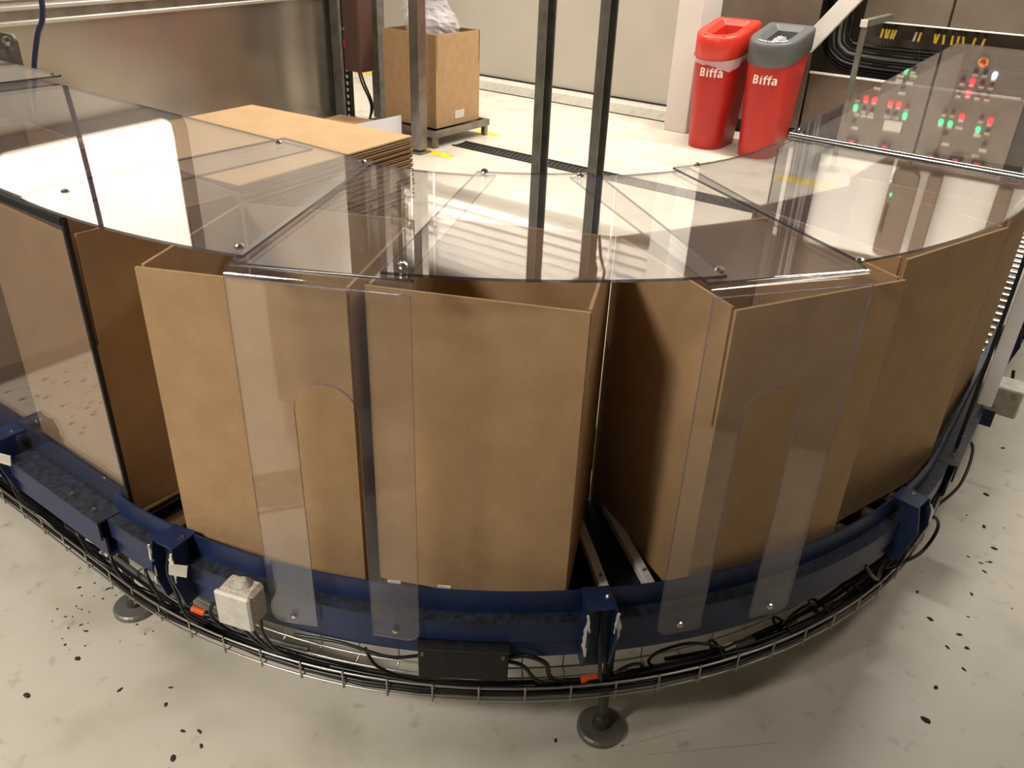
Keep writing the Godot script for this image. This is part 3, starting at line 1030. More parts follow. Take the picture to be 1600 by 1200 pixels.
	lathe(s2, Vector3(-0.01, 0.43, -2.4575), [Vector2(0.008, 0), Vector2(0.008, 0.002), Vector2(0, 0.002)], 14, Basis(Vector3.RIGHT, PI / 2))
	obj("knockout", s2, M.dusty_plastic, t)
	s2 = st()
	box(s2, Vector3(-0.055, 0.345, -2.47), Vector3(0.03, 0.05, 0.03))
	obj("mounting_foot", s2, M.blue, t)
	# two white reflector tags stuck inside the guard strip
	for a: float in [28.4, 32.4]:
		s2 = st()
		bevel_box(s2, cp(a, 1.396, 0.4255), Vector3(0.026, 0.008, 0.004), 0.001, Basis(Vector3.UP, deg_to_rad(a)))
		tag(obj("reflector_tag", s2, M.white_plastic), ["white reflector tag on the guard strip seen through the left shield", "white reflector tag on the guard strip just right of the left shield"][0 if a < 30 else 1], "tag")

# ---------------------------------------------------------------- far left and middle distance
func flat_stack() -> void:
	var turn := deg_to_rad(4.0)
	var at := Vector3(-3.655, 0, -2.735)
	var t := thing("pallet", "low wooden pallet under the stack of flat cartons", "pallet", at, turn)
	for k in 5:
		var s := st()
		bevel_box(s, Vector3(0, 0.141, -0.52 + 0.26 * k), Vector3(1.2, 0.022, 0.13), 0.003)
		obj("deck_board", s, M.wood, t)
	for k in 3:
		var s := st()
		bevel_box(s, Vector3(-0.53 + 0.53 * k, 0.065, 0), Vector3(0.1, 0.13, 1.18), 0.003)
		obj("bearer", s, M.wood, t)
	var n := 13
	for k in n:
		var o := thing("flat_carton", "flattened carton, %s layer from the top of the brown stack" % ORD[n - 1 - k], "flat carton", at + Vector3(rng.randf_range(-0.005, 0.005), 0.153 + 0.0264 * k, rng.randf_range(-0.005, 0.005)), turn + rng.randf_range(-0.004, 0.004), "flat cartons in the stack")
		if k == n - 1:
			tag(o, "topmost flattened carton on the brown stack, painted pale for its lit top", "flat carton", "flat cartons in the stack")
		for j in 2:
			var s := st()
			var e := Vector3(1.235 - 0.012 * j, 0.0075, 1.2 - 0.006 * (1 - j))
			box(s, Vector3(0, 0.004 + 0.0145 * j, 0), e)
			obj("board_ply", s, M.card_lit_top if k == n - 1 and j == 1 else M.card_edge, o)
	# boards standing beyond the stack
	var s2 := st()
	var along := Vector3(0.27, 0, -0.963).normalized()
	prism(s2, PackedVector2Array([Vector2(-0.1, 0), Vector2(0.335, 0), Vector2(0.335, 0.266), Vector2(-0.1, 0.235)]), Transform3D(Basis(along, Vector3.UP, along.cross(Vector3.UP)), Vector3(-4.315, 0.002, -4.18)), 0.006)
	tag(obj("white_board", s2, M.paper), "white board standing between the brown stack and the trolley", "board")
	s2 = st()
	bevel_box(s2, Vector3(-4.83, 0.06, -4.53), Vector3(0.42, 0.12, 0.4), 0.004, Basis(Vector3.UP, 0.15))
	tag(obj("carton_bundle", s2, M.card), "low bundle of brown board against the machine casing, beyond the stack", "carton bundle")

func steel_post(called: String, label: String, at: Vector3, w: float, h: float, m: Material) -> void:
	var t := thing(called, label, "post", at)
	var s := st()
	bevel_box(s, Vector3(0, h / 2 + 0.012, 0), Vector3(w, h - 0.024, w), 0.004)
	obj("upright", s, m, t)
	s = st()
	bevel_box(s, Vector3(0, 0.006, 0), Vector3(w * 1.5, 0.012, w * 1.5), 0.002)
	obj("base_plate", s, M.dark_steel, t)

func channel_post(label: String, at: Vector3) -> void:
	# C-section: web faces the camera side (+z), open towards +x
	var t := thing("channel_post", label, "post", at, 0.0)
	var s := st()
	var w := 0.08
	var d := 0.05
	var th := 0.006
	var h := 4.39
	box(s, Vector3(-d / 2 + th / 2, h / 2 + 0.005, 0), Vector3(th, h, w))
	box(s, Vector3(0, h / 2 + 0.005, w / 2 - th / 2), Vector3(d, h, th))
	box(s, Vector3(0, h / 2 + 0.005, -w / 2 + th / 2), Vector3(d, h, th))
	obj("channel", s, M.dark_steel, t)
	s = st()
	bevel_box(s, Vector3(0, 0.005, 0), Vector3(0.14, 0.01, 0.14), 0.002)
	obj("base_plate", s, M.dark_steel, t)

func middle_distance() -> void:
	steel_post("steel_post", "square stainless post at the left, standing behind the flat stack", Vector3(-5.10, 0, -5.19), 0.085, 4.4, M.dark_steel)
	steel_post("steel_post", "square stainless post standing in front of the trolley carton", Vector3(-4.14, 0, -4.6), 0.085, 4.4, M.steel)
	steel_post("corner_post", "dark square corner post at the end of the machine casing", Vector3(-5.36, 0, -5.02), 0.1, 1.9, M.dark_steel)
	channel_post("dark channel post standing left of its twin in the middle", Vector3(-2.39, 0, -3.58))
	channel_post("dark channel post on the right of its twin, carrying the motor", Vector3(-2.1, 0, -3.66))
	var s := st()
	# motor unit and cables high on the right channel post (seen mirrored in the cover)
	var t := thing("motor_unit", "dark motor unit high on the right channel post, above the picture", "motor")
	s = st()
	bevel_box(s, Vector3(-1.95, 2.5, -3.62), Vector3(0.5, 0.42, 0.3), 0.05)
	obj("motor_body", s, M.dark_steel, t)
	s = st()
	rod(s, Vector3(-2.2, 2.5, -3.58), Vector3(-2.3, 2.5, -3.58), 0.12, 20)
	obj("gear_head", s, M.dark, t)
	for k in 2:
		s = st()
		tube(s, smooth_path([Vector3(-2.03 + 0.03 * k, 2.3, -3.6), Vector3(-2.0 + 0.05 * k, 2.2, -3.58), Vector3(-2.03 + 0.035 * k, 2.1, -3.6), Vector3(-2.05, 1.8, -3.62), Vector3(-2.055, 1.4, -3.62)], 6), 0.008, 7)
		tag(obj("motor_cable", s, M.cable), "black cable hanging from the motor unit along the channel post, %s one" % ["left", "right"][k], "cable", "motor cables on the channel post")
	# maroon switch cabinet and perforated strut
	t = thing("perforated_strut", "black perforated strut below the maroon switch cabinet", "strut", Vector3(-5.07, 0, -4.82))
	s = st()
	for k in 30:
		var y := 0.02 + 0.05 * k
		box(s, Vector3(0, y, 0.02), Vector3(0.05, 0.024, 0.003))
	for x: float in [-0.021, 0.021]:
		box(s, Vector3(x, 0.75, 0.02), Vector3(0.012, 1.5, 0.003))
	obj("slotted_face", s, M.dark, t)
	s = st()
	box(s, Vector3(0, 0.75, 0.01), Vector3(0.05, 1.5, 0.003))
	obj("back_face", s, M.torn, t)
	s = st()
	for x: float in [-0.0255, 0.0255]:
		box(s, Vector3(x, 0.75, 0), Vector3(0.003, 1.5, 0.04))
	obj("flange", s, M.dark, t)
	t = thing("switch_cabinet", "maroon switch cabinet hanging on the strut at the upper left", "cabinet", Vector3(-4.9, 0.46, -4.78))
	s = st()
	bevel_box(s, Vector3(0, 0.4, 0), Vector3(0.17, 0.8, 0.15), 0.006)
	obj("cabinet_body", s, M.maroon, t)
	s = st()
	bevel_box(s, Vector3(0.0, 0.4, 0.078), Vector3(0.155, 0.77, 0.008), 0.003)
	obj("door", s, M.maroon, t)
	s = st()
	lathe(s, Vector3(-0.066, 0.3, 0.082), [Vector2(0.012, 0), Vector2(0.01, 0.006), Vector2(0, 0.007)], 12, Basis(Vector3.RIGHT, PI / 2))
	obj("lock", s, M.chrome, t)
	s = st()
	box(s, Vector3(-0.066, 0.2, 0.083), Vector3(0.02, 0.06, 0.003))
	obj("red_mark", s, M.red_bin, t)
	for k in 2:
		s = st()
		tube(s, smooth_path([Vector3(-4.96 + 0.02 * k, 0.46, -4.82), Vector3(-4.95 + 0.03 * k, 0.36, -4.84), Vector3(-4.88 + 0.02 * k, 0.2, -4.86), Vector3(-4.93, 0.06, -4.88), Vector3(-5.0, 0.01, -4.9)], 7), 0.008, 7)
		tag(obj("cabinet_cable", s, M.cable), "black cable hanging from the maroon cabinet, %s one" % ["left", "right"][k], "cable", "cables below the maroon cabinet")
	# pale conduit and far panel seen beside it
	t = thing("conduit", "pale vertical conduit right of the maroon cabinet on the far wall", "conduit", Vector3(-6.36, 0, -6.93))
	s = st()
	rod(s, Vector3(0, 0.3, 0), Vector3(0, 4.3, 0), 0.02, 12)
	obj("pipe", s, M.white_plastic, t)
	s = st()
	rod(s, Vector3(0, 0.3, 0), Vector3(-0.05, 0.16, 0.06), 0.055, 12, 0.09)
	obj("boot", s, M.white_plastic, t)
	# blue air hose in front of the casing
	s = st()
	tube(s, smooth_path([Vector3(-3.9, 4.38, -2.02), Vector3(-3.89, 2.6, -2.0), Vector3(-3.9, 1.9, -2.0), Vector3(-3.93, 1.45, -2.0), Vector3(-3.985, 1.16, -2.0), Vector3(-4.02, 1.07, -2.0), Vector3(-4.1, 0.99, -2.0), Vector3(-4.22, 0.8, -2.0), Vector3(-4.27, 0.45, -1.95), Vector3(-4.25, 0.02, -1.9)], 8), 0.012, 10)
	tag(obj("air_hose", s, M.hose), "dark blue air hose hanging in front of the machine casing", "hose")
	# hinge plate and clear curved guard at the left border
	t = thing("machine_guard", "clear curved machine guard on a pierced hinge plate at the photo's left border", "guard", Vector3(-3.8, 0, -1.7))
	s = st()
	prism(s, rounded_rect(Vector2(-0.25, 0.7), Vector2(0.11, 1.06), 0.03, 5), Transform3D(Basis(), Vector3(0, 0, -0.02)), 0.01)
	obj("hinge_plate", s, M.steel, t)
	s = st()
	lathe(s, Vector3(0.04, 1.03, -0.01), [Vector2(0.022, 0), Vector2(0.018, 0.012), Vector2(0, 0.014)], 14, Basis(Vector3.RIGHT, PI / 2))
	obj("hinge_pin", s, M.chrome, t)
	s = st()
	rod(s, Vector3(-0.1, 0.002, -0.04), Vector3(-0.1, 0.9, -0.04), 0.03, 12)
	obj("stand", s, M.steel, t)
	s = st()
	for i in 14:
		var k0 := -0.5 + PI * 0.75 * i / 14
		var k1 := -0.5 + PI * 0.75 * (i + 1) / 14
		for r: float in [0.1, 0.106]:
			var p0 := Vector3(-0.04 + r * sin(k0), 0.92 + r * cos(k0), 0)
			var p1 := Vector3(-0.04 + r * sin(k1), 0.92 + r * cos(k1), 0)
			if r > 0.103:
				quad(s, p0 + Vector3(0, 0, 0.3), p1 + Vector3(0, 0, 0.3), p1, p0)
			else:
				quad(s, p0, p1, p1 + Vector3(0, 0, 0.3), p0 + Vector3(0, 0, 0.3))
	obj("clear_hood", s, M.acrylic_shield, t)

func trolley() -> void:
	var at := Vector3(-4.43, 0, -5.085)
	var t := thing("steel_trolley", "low stainless trolley under the carton by the back wall", "trolley", at)
	var s := st()
	for k: float in [-1.0, 1.0]:
		bevel_box(s, Vector3(0.3 * k, 0.1, 0), Vector3(0.03, 0.05, 0.66), 0.003)
		bevel_box(s, Vector3(0, 0.1, 0.315 * k), Vector3(0.57, 0.05, 0.03), 0.003)
	obj("frame", s, M.steel, t)
	s = st()
	box(s, Vector3(0, 0.098, 0), Vector3(0.58, 0.01, 0.62))
	obj("deck", s, M.steel, t)
	for kx: float in [-1.0, 1.0]:
		for kz: float in [-1.0, 1.0]:
			s = st()
			bevel_box(s, Vector3(0.285 * kx, 0.0385, 0.3 * kz), Vector3(0.04, 0.075, 0.04), 0.003)
			obj("leg", s, M.steel, t)
	s = st()
	bevel_box(s, Vector3(0.02, 0.05, 0.36), Vector3(0.12, 0.045, 0.05), 0.008, Basis(Vector3.UP, 0.4))
	obj("foot_pedal", s, M.steel, t)
	carton("open carton on the steel trolley, holding a clear film bag", at + Vector3(-0.005, 0.127, -0.005), 0.0, Vector3(0.52, 0.655, 0.515), "")
	# film bag bulging out of the carton
	t = thing("film_bag", "crumpled clear film bag standing out of the carton on the trolley", "plastic bag", at + Vector3(-0.02, 0.13, -0.02))
	s = st()
	crumple(s, Vector3(0.03, 0.67, 0.02), Vector3(0.2, 0.14, 0.18), 5, 0.09)
	crumple(s, Vector3(-0.05, 0.76, 0.0), Vector3(0.2, 0.13, 0.15), 9, 0.09)
	obj("film", s, M.film, t)
	s = st()
	var pts := PackedVector3Array()
	for i in 17:
		var k := TAU * i / 16
		pts.append(Vector3(-0.03 + 0.125 * cos(k), 0.875 + 0.012 * sin(k * 2), 0.1 * sin(k)))
	tube(s, pts, 0.02, 8)
	obj("dark_tie", s, M.maroon, t)
	s = st()
	crumple(s, Vector3(-0.05, 0.99, 0.0), Vector3(0.17, 0.14, 0.13), 21, 0.1)
	obj("film_top", s, M.film, t)
	s = st()
	bevel_box(s, Vector3(0.13, 0.29, 0.2535), Vector3(0.052, 0.058, 0.001), 0.0002)
	var lb := thing("paper_label", "small pale square label low on the trolley carton", "label", at)
	s = st()
	box(s, Vector3(0.257, 0.2, -0.02), Vector3(0.002, 0.06, 0.11))
	obj("label_face", s, M.label, lb)

func crumple(s: SurfaceTool, c: Vector3, e: Vector3, seed_: int, amp: float) -> void:
	var n := FastNoiseLite.new()
	n.seed = seed_
	n.frequency = 1.6
	n.fractal_octaves = 3
	var rows := 20
	var cols := 28
	var p := func(i: int, j: int) -> Vector3:
		var th := PI * i / rows
		var ph := TAU * (j % cols) / cols
		var d := Vector3(sin(th) * cos(ph), cos(th), sin(th) * sin(ph))
		var k := 1.0 + amp * 2.2 * absf(n.get_noise_3dv(d * 1.2)) + amp * 0.7 * n.get_noise_3dv(d * 3.4)
		return c + d * e * k
	for i in rows:
		for j in cols:
			quad(s, p.call(i + 1, j), p.call(i, j), p.call(i, j + 1), p.call(i + 1, j + 1))

func floor_marks() -> void:
	# drain
	var t := thing("floor_drain", "dark slotted floor drain crossing the floor behind the channel posts", "drain", Vector3(-2.3, 0, -5.01))
	var s := st()
	for k: float in [-1.0, 1.0]:
		box(s, Vector3(0, 0.004, 0.078 * k), Vector3(3.6, 0.008, 0.016))
	obj("drain_frame", s, M.grate, t)
	s = st()
	box(s, Vector3(0, 0.001, 0), Vector3(3.6, 0.0015, 0.15))
	obj("drain_bed", s, M.hole_shade, t)
	s = st()
	box(s, Vector3.ZERO, Vector3(0.012, 0.006, 0.145))
	var slat := mesh_of(s)
	for k in 90:
		same("slat", slat, M.grate, t, Transform3D(Basis(Vector3.UP, 0.3), Vector3(-1.77 + 0.04 * k, 0.0045, 0)))
	# yellow marks
	for d in [["faded yellow floor mark by the trolley's right leg", Vector3(-4.17, 0, -5.44), Vector2(0.26, 0.08)], ["yellow floor mark under the steel post in front of the trolley", Vector3(-4.05, 0, -4.66), Vector2(0.34, 0.1)], ["yellow floor line at the far left by the back wall", Vector3(-6.7, 0, -6.72), Vector2(0.9, 0.12)], ["yellow floor mark by the control cabinet, seen through the right cover", Vector3(-1.68, 0, -5.86), Vector2(0.45, 0.16)]]:
		s = st()
		var poly := PackedVector2Array()
		for i in 20:
			var k := TAU * i / 20
			var q := Vector2(clampf(cos(k) * 1.4, -1, 1) * d[2].x, clampf(sin(k) * 1.4, -1, 1) * d[2].y) * 0.5
			poly.append(q * rng.randf_range(0.9, 1.05))
		prism(s, poly, Transform3D(FLAT, d[1]), 0.0012)
		tag(obj("floor_mark", s, M.yellow), d[0], "floor mark")
	# crumbs of dark dirt on the pale floor
	var crumbs := [[-1.572, -0.414, 0.021], [-1.676, -0.599, 0.011], [-1.648, -0.595, 0.016], [-1.582, -0.538, 0.018], [-1.425, -0.546, 0.017], [-1.342, -0.62, 0.013], [-1.31, -0.586, 0.015], [-1.222, -0.568, 0.017], [-1.193, -0.589, 0.017], [-1.159, -0.569, 0.014], [-1.181, -0.517, 0.019], [-1.867, -0.704, 0.008], [-1.8, -0.665, 0.013], [-1.74, -0.707, 0.015], [-0.056, -2.025, 0.016], [-0.005, -1.94, 0.019], [0.064, -2.11, 0.016], [0.074, -2.011, 0.01], [0.067, -1.929, 0.017], [0.053, -1.864, 0.017], [0.093, -1.891, 0.015], [0.101, -1.813, 0.015], [0.058, -1.711, 0.016], [0.061, -1.599, 0.038], [0.162, -2.118, 0.006], [0.08, -2.358, 0.024], [0.082, -2.286, 0.017], [0.076, -2.231, 0.017], [0.062, -2.264, 0.015], [0.01, -2.972, 0.034], [0.014, -2.633, 0.026], [0.037, -2.45, 0.02], [-0.016, -2.477, 0.011], [0.027, -2.27, 0.011], [-0.574, -1.04, 0.012], [0.073, -2.279, 0.009], [0.087, -2.482, 0.009], [-0.453, -1.117, 0.006]]
	s = st()
	for d in crumbs:
		crumb(s, Vector3(d[0], 0, d[1]), minf(d[2] * 0.52, 0.013))
	for k in 46:     # litter round the left foot, and on the floor in front of the left run
		var w := rng.randf() * TAU
		var r := rng.randf_range(0.05, 0.16)
		crumb(s, Vector3(-1.66 + r * cos(w), 0, -0.68 + r * sin(w)), rng.randf_range(0.002, 0.005))
	for k in 120:
		crumb(s, Vector3(rng.randf_range(-2.95, -2.25), 0, rng.randf_range(-0.45, 0.3)), rng.randf_range(0.004, 0.013))
	tag(obj("dirt_crumbs", s, M.crumb), "dark crumbs of dirt scattered over the pale floor", "dirt", "", "stuff")
	# hairline scratches at the lower right
	s = st()
	for d in [[Vector3(-0.40, 0.0006, -1.13), Vector3(-0.19, 0.0006, -1.33)], [Vector3(-0.45, 0.0006, -1.12), Vector3(-0.36, 0.0006, -1.24)]]:
		var v: Vector3 = d[1] - d[0]
		box(s, (d[0] + d[1]) / 2, Vector3(v.length(), 0.0006, 0.001), Basis(Vector3.UP, atan2(-v.z, v.x)))
	tag(obj("floor_scratches", s, M.dusty_plastic), "hairline scratches in the floor coating at the front", "scratches", "", "stuff")

func crumb(s: SurfaceTool, at: Vector3, r: float) -> void:
	var n := 7
	var w0 := rng.randf() * TAU
	var el := rng.randf_range(0.4, 0.8)
	var turn := rng.randf() * TAU
	var top := at + Vector3(0, r * 0.25 + 0.0008, 0)
	var ring := []
	for i in n:
		var w := w0 + TAU * i / n
		var q := Vector3(cos(w) * r, 0.0003, sin(w) * r * el).rotated(Vector3.UP, turn) * rng.randf_range(0.7, 1.15)
		ring.append(at + q)
	for i in n:
		tri(s, ring[(i + 1) % n], ring[i], top)

# ---------------------------------------------------------------- bins
func dee(w: float, l: float, n: int) -> PackedVector2Array:
	# a D in plan: round towards the front (y < 0), square with small corners at the back
	var out := PackedVector2Array()
	for i in n + 1:
		var k := PI + PI * i / n
		out.append(Vector2(w / 2 * cos(k), -l / 2 + w / 2 + w / 2 * sin(k)))
	for i in 4:
		var k := PI / 2 * i / 3
		out.append(Vector2(w / 2 - 0.03 + 0.03 * cos(k), l / 2 - 0.03 + 0.03 * sin(k)))
	for i in 4:
		var k := PI / 2 + PI / 2 * i / 3
		out.append(Vector2(-w / 2 + 0.03 + 0.03 * cos(k), l / 2 - 0.03 + 0.03 * sin(k)))
	return out

func loft(s: SurfaceTool, loops: Array, smooth := 1) -> void:    # loops of Vector3, counter-clockwise from above, bottom to top
	s.set_smooth_group(smooth)
	for i in loops.size() - 1:
		var a: PackedVector3Array = loops[i]
		var b: PackedVector3Array = loops[i + 1]
		for k in a.size():
			var k2 := (k + 1) % a.size()
			quad(s, a[k], a[k2], b[k2], b[k])
	s.set_smooth_group(-1)

func lift(p: PackedVector2Array, y: float, slope := 0.0, k := 1.0, off := Vector2.ZERO) -> PackedVector3Array:
	var out := PackedVector3Array()
	for q in p:
		out.append(Vector3(q.x * k + off.x, y + slope * (q.y * k + off.y), -(q.y * k + off.y)))
	return out

func bin(label: String, at: Vector3, turn: float, lid_mat: Material, film: bool, waste: bool) -> void:
	var t := thing("litter_bin", label, "litter bin", at, turn, "")
	var d := dee(0.36, 0.5, 18)
	var s := st()
	var loops := []
	for q in [[0.0, 0.74], [0.02, 0.755], [0.3, 0.83], [0.6, 0.91], [0.74, 0.95]]:
		loops.append(lift(d, q[0], 0.12 * q[0], q[1], Vector2(0, -0.02 * (1.0 - q[0]))))
	loft(s, loops)
	var base: PackedVector3Array = loops[0]
	for i in range(1, base.size() - 1):
		tri(s, base[0], base[i + 1], base[i])
	obj("body", s, M.red_bin, t)
	# lid: a deep skirt, a sloping rim and a sunk opening
	s = st()
	var sl := 0.2
	var d2 := dee(0.23, 0.38, 18)
	var mouth := PackedVector2Array()
	for q in d2:
		mouth.append(Vector2(clampf(q.x * 1.4, -0.078, 0.078), clampf(q.y * 1.2, -0.12, 0.15)))
	loft(s, [lift(d, 0.70, sl, 0.95), lift(d, 0.71, sl, 1.0), lift(d, 0.845, sl, 1.01), lift(d, 0.862, sl, 0.985), lift(d, 0.868, sl, 0.95)])
	loft(s, [lift(d, 0.868, sl, 0.95), lift(d2, 0.868, sl, 1.0, Vector2(0, 0.01))], 2)
	loft(s, [lift(d2, 0.868, sl, 1.0, Vector2(0, 0.01)), lift(mouth, 0.835, sl, 1.0, Vector2(0, 0.02)), lift(mouth, 0.66, sl, 1.0, Vector2(0, 0.02))], -1)
	var lid := obj("lid", s, lid_mat, t)
	s = st()
	var floor_loop := lift(mouth, 0.665, sl, 1.02, Vector2(0, 0.02))
	for i in range(1, floor_loop.size() - 1):
		tri(s, floor_loop[0], floor_loop[i], floor_loop[i + 1])
	obj("opening", s, M.hole_shade, lid)
	for k: float in [-1.0, 1.0]:
		s = st()
		lathe(s, Vector3(0.075 * k, 0.868 + sl * -0.2, 0.2), [Vector2(0.014, 0), Vector2(0.012, 0.005), Vector2(0, 0.006)], 14)
		obj("stud", s, M.chrome if waste else lid_mat, lid)
	if waste:
		s = st()
		var pts := PackedVector3Array()
		for i in 9:
			var k := PI * (0.22 + 0.56 * i / 8)
			var z := 0.25 - 0.18 + 0.155 * sin(k)
			pts.append(Vector3(0.155 * cos(k), 0.872 - sl * z, z))
		tube(s, pts, 0.008, 8)
		obj("handle", s, M.chrome, lid)
		s = st()
		crumple(s, Vector3(0.0, 0.78, -0.02), Vector3(0.05, 0.06, 0.1), 31, 0.2)
		tag(obj("waste_bag", s, M.film, t), "white waste in the grey lid's opening", "")
	if film:
		s = st()
		var lo := dee(0.38, 0.52, 18)
		var a := lift(lo, 0.705, sl, 0.985)
		var b := lift(lo, 0.68, sl, 0.985)
		for i in b.size():
			var drop := 0.012 + 0.018 * absf(sin(i * 1.7)) + (0.05 * sin(PI * (i - 10) / 9.0) if i > 10 and i < 19 else 0.0)
			b[i] = b[i] + Vector3(0.006 * sin(i * 2.3), -drop + 0.02, 0.006 * cos(i * 2.9))
		loft(s, [b, a])
		obj("bag_edge", s, M.film, t)
	# printed name on the round front
	var f := SystemFont.new()
	f.font_names = PackedStringArray(["Droid Sans"])
	f.font_weight = 700
	var w := 0.0
	for ch in [["B", 0.66], ["i", 0.31], ["f", 0.37], ["f", 0.37], ["a", 0.58]]:
		var tm := TextMesh.new()
		tm.font = f
		tm.text = ch[0]
		tm.font_size = 32
		tm.pixel_size = 0.0026
		tm.depth = 0.003
		var mi := MeshInstance3D.new()
		mi.mesh = tm
		mi.material_override = M.lettering
		mi.name = "letter"
		t.add_child(mi, true)
		var k: float = -0.42 + (w + ch[1] * 0.5) * 0.083 / 0.163
		w += ch[1]
		mi.position = Vector3(0.1635 * sin(k), 0.57, 0.0725 + 0.1635 * cos(k))
		mi.rotation = Vector3(-0.05, k, 0)

# ---------------------------------------------------------------- control cabinet
func cabinet() -> void:
	var t := thing("control_cabinet", "large brown-grey control cabinet with an open cable bay, at the right by the bins", "control cabinet")
	var z := BACK
	var s := st()
	# carcass: back, sides, shelf edges round the open bay
	box(s, Vector3(-1.7, 1.09, z - 0.43), Vector3(2.55, 2.18, 0.02))
	box(s, Vector3(-0.49, 1.09, z - 0.21), Vector3(0.02, 2.18, 0.42))
	box(s, Vector3(-1.7, 2.17, z - 0.21), Vector3(2.55, 0.02, 0.42))
	obj("carcass", s, M.brown_steel, t)
	s = st()
	box(s, Vector3(-1.7, 0.05, z - 0.24), Vector3(2.5, 0.1, 0.36))
	obj("plinth", s, M.dark, t)
	s = st()
	bevel_box(s, Vector3(-2.565, 1.14, z - 0.012), Vector3(0.8, 2.06, 0.024), 0.004)
	obj("side_door", s, M.brown_steel, t)
	for d in [[-2.145, -1.36], [-1.352, -0.5]]:
		s = st()
		bevel_box(s, Vector3((d[0] + d[1]) / 2, 0.324, z - 0.012), Vector3(d[1] - d[0], 0.448, 0.024), 0.004)
		obj("lower_panel", s, M.brown_steel, t)
	s = st()
	bevel_box(s, Vector3(-1.4, 0.553, z + 0.004), Vector3(1.5, 0.014, 0.03), 0.002)
	obj("bay_lip", s, M.alu, t)
	var doors := []
	for d in [[-1.835, -1.248], [-1.234, -0.62]]:
		s = st()
		bevel_box(s, Vector3((d[0] + d[1]) / 2, 1.569, z - 0.012), Vector3(d[1] - d[0], 1.215, 0.024), 0.004)
		doors.append(obj("upper_door", s, M.brown_steel, t))
	s = st()
	bevel_box(s, Vector3(-1.23, 0.957, z + 0.002), Vector3(1.21, 0.01, 0.012), 0.002)
	obj("door_sill", s, M.alu, t)
	s = st()
	box(s, Vector3(-0.555, 1.569, z - 0.03), Vector3(0.12, 1.2, 0.01))
	obj("side_gap", s, M.dark, t)
	# lamps, keys, plates on the two doors: [x, height]
	var P := {
"g": [[-1.447, 1.501], [-1.743, 1.813], [-1.374, 1.822], [-1.115, 1.831], [-1.050, 1.833], [-0.858, 1.841]],
"r": [[-1.680, 1.739], [-1.617, 1.740], [-1.497, 1.751], [-1.437, 1.749], [-0.988, 1.606], [-0.986, 1.772], [-0.795, 1.773], [-0.985, 1.525]],
"w": [[-0.857, 1.469]],
"o": [[-1.743, 1.739], [-1.372, 1.756], [-1.050, 1.612], [-0.925, 1.610], [-0.860, 1.612], [-1.110, 1.752], [-1.053, 1.750], [-0.857, 1.761], [-1.048, 1.525], [-0.921, 1.528], [-0.858, 1.530]],
"k": [[-1.396, 1.488], [-1.677, 1.811], [-1.617, 1.816], [-1.503, 1.814], [-1.445, 1.819], [-0.982, 1.455], [-0.921, 1.456], [-0.793, 1.836]],
"s": [[-1.438, 1.626], [-1.614, 1.636], [-1.731, 1.916], [-0.790, 1.943], [-1.065, 1.908]],
"d": [[-1.458, 2.069], [-0.944, 2.079], [-0.793, 2.084], [-1.709, 2.072], [-1.110, 2.085]],
"l": [[-1.475, 1.553], [-1.387, 1.541], [-1.476, 1.585], [-1.401, 1.593], [-1.436, 1.672], [-1.618, 1.660], [-1.712, 1.869], [-1.677, 1.871], [-1.619, 1.870], [-1.714, 1.968], [-1.043, 1.982], [-0.853, 1.889], [-0.985, 1.855], [-0.787, 1.984], [-0.823, 2.028], [-1.496, 1.853], [-1.438, 1.857]]}
	var faceb := Basis(Vector3.RIGHT, PI / 2)
	for key: String in P:
		for q in P[key]:
			var d: Node3D = doors[0] if q[0] < -1.24 else doors[1]
			var o := Vector3(q[0], q[1], z)
			s = st()
			match key:
				"g", "r", "w", "o", "k":
					lathe(s, o, [Vector2(0.017, 0), Vector2(0.017, 0.006), Vector2(0.012, 0.007), Vector2(0.012, 0.014), Vector2(0.009, 0.019), Vector2(0, 0.021)], 14, faceb)
					var m: Material = {"g": M.led_green, "r": M.led_red, "w": M.led_white, "o": M.led_off_red, "k": M.led_off_dark}[key]
					obj("pilot_light" if key != "k" else "push_button", s, m, d)
					s = st()
					box(s, o + Vector3(0, 0.03, 0.0015), Vector3(0.034, 0.014, 0.002))
					obj("label_plate", s, M.label, d)
				"s":
					lathe(s, o, [Vector2(0.017, 0), Vector2(0.017, 0.01), Vector2(0.012, 0.012), Vector2(0, 0.012)], 14, faceb)
					box(s, o + Vector3(0, 0, 0.018), Vector3(0.008, 0.028, 0.016), Basis(Vector3(0, 0, 1), 0.5))
					obj("selector_switch", s, M.led_off_dark, d)
				"d":
					bevel_box(s, o + Vector3(0, 0, 0.008), Vector3(0.09, 0.046, 0.016), 0.003)
					var dd := obj("digital_display", s, M.led_off_dark, d)
					s = st()
					for k in 3:
						box(s, o + Vector3(-0.014 + 0.014 * k, 0, 0.0165), Vector3(0.009, 0.014, 0.001))
					dd.name = "digital_display"
					obj("digits", s, M.digits, d)
				"l":
					box(s, o + Vector3(0, 0, 0.0015), Vector3(0.05, 0.018, 0.002))
					obj("label_plate", s, M.label, d)
	s = st()
	box(s, Vector3(-1.441, 1.912, z + 0.004), Vector3(0.13, 0.075, 0.008))
	obj("blank_plate", s, M.label, doors[0])
	s = st()
	lathe(s, Vector3(-0.953, 1.395, z), [Vector2(0.034, 0), Vector2(0.034, 0.006), Vector2(0, 0.006)], 22, faceb)
	obj("stop_plate", s, M.estop_yellow, doors[1])
	s = st()
	lathe(s, Vector3(-0.953, 1.395, z + 0.006), [Vector2(0.012, 0), Vector2(0.012, 0.016), Vector2(0.022, 0.02), Vector2(0.02, 0.032), Vector2(0, 0.036)], 20, faceb, true)
	obj("stop_button", s, M.estop_red, doors[1])
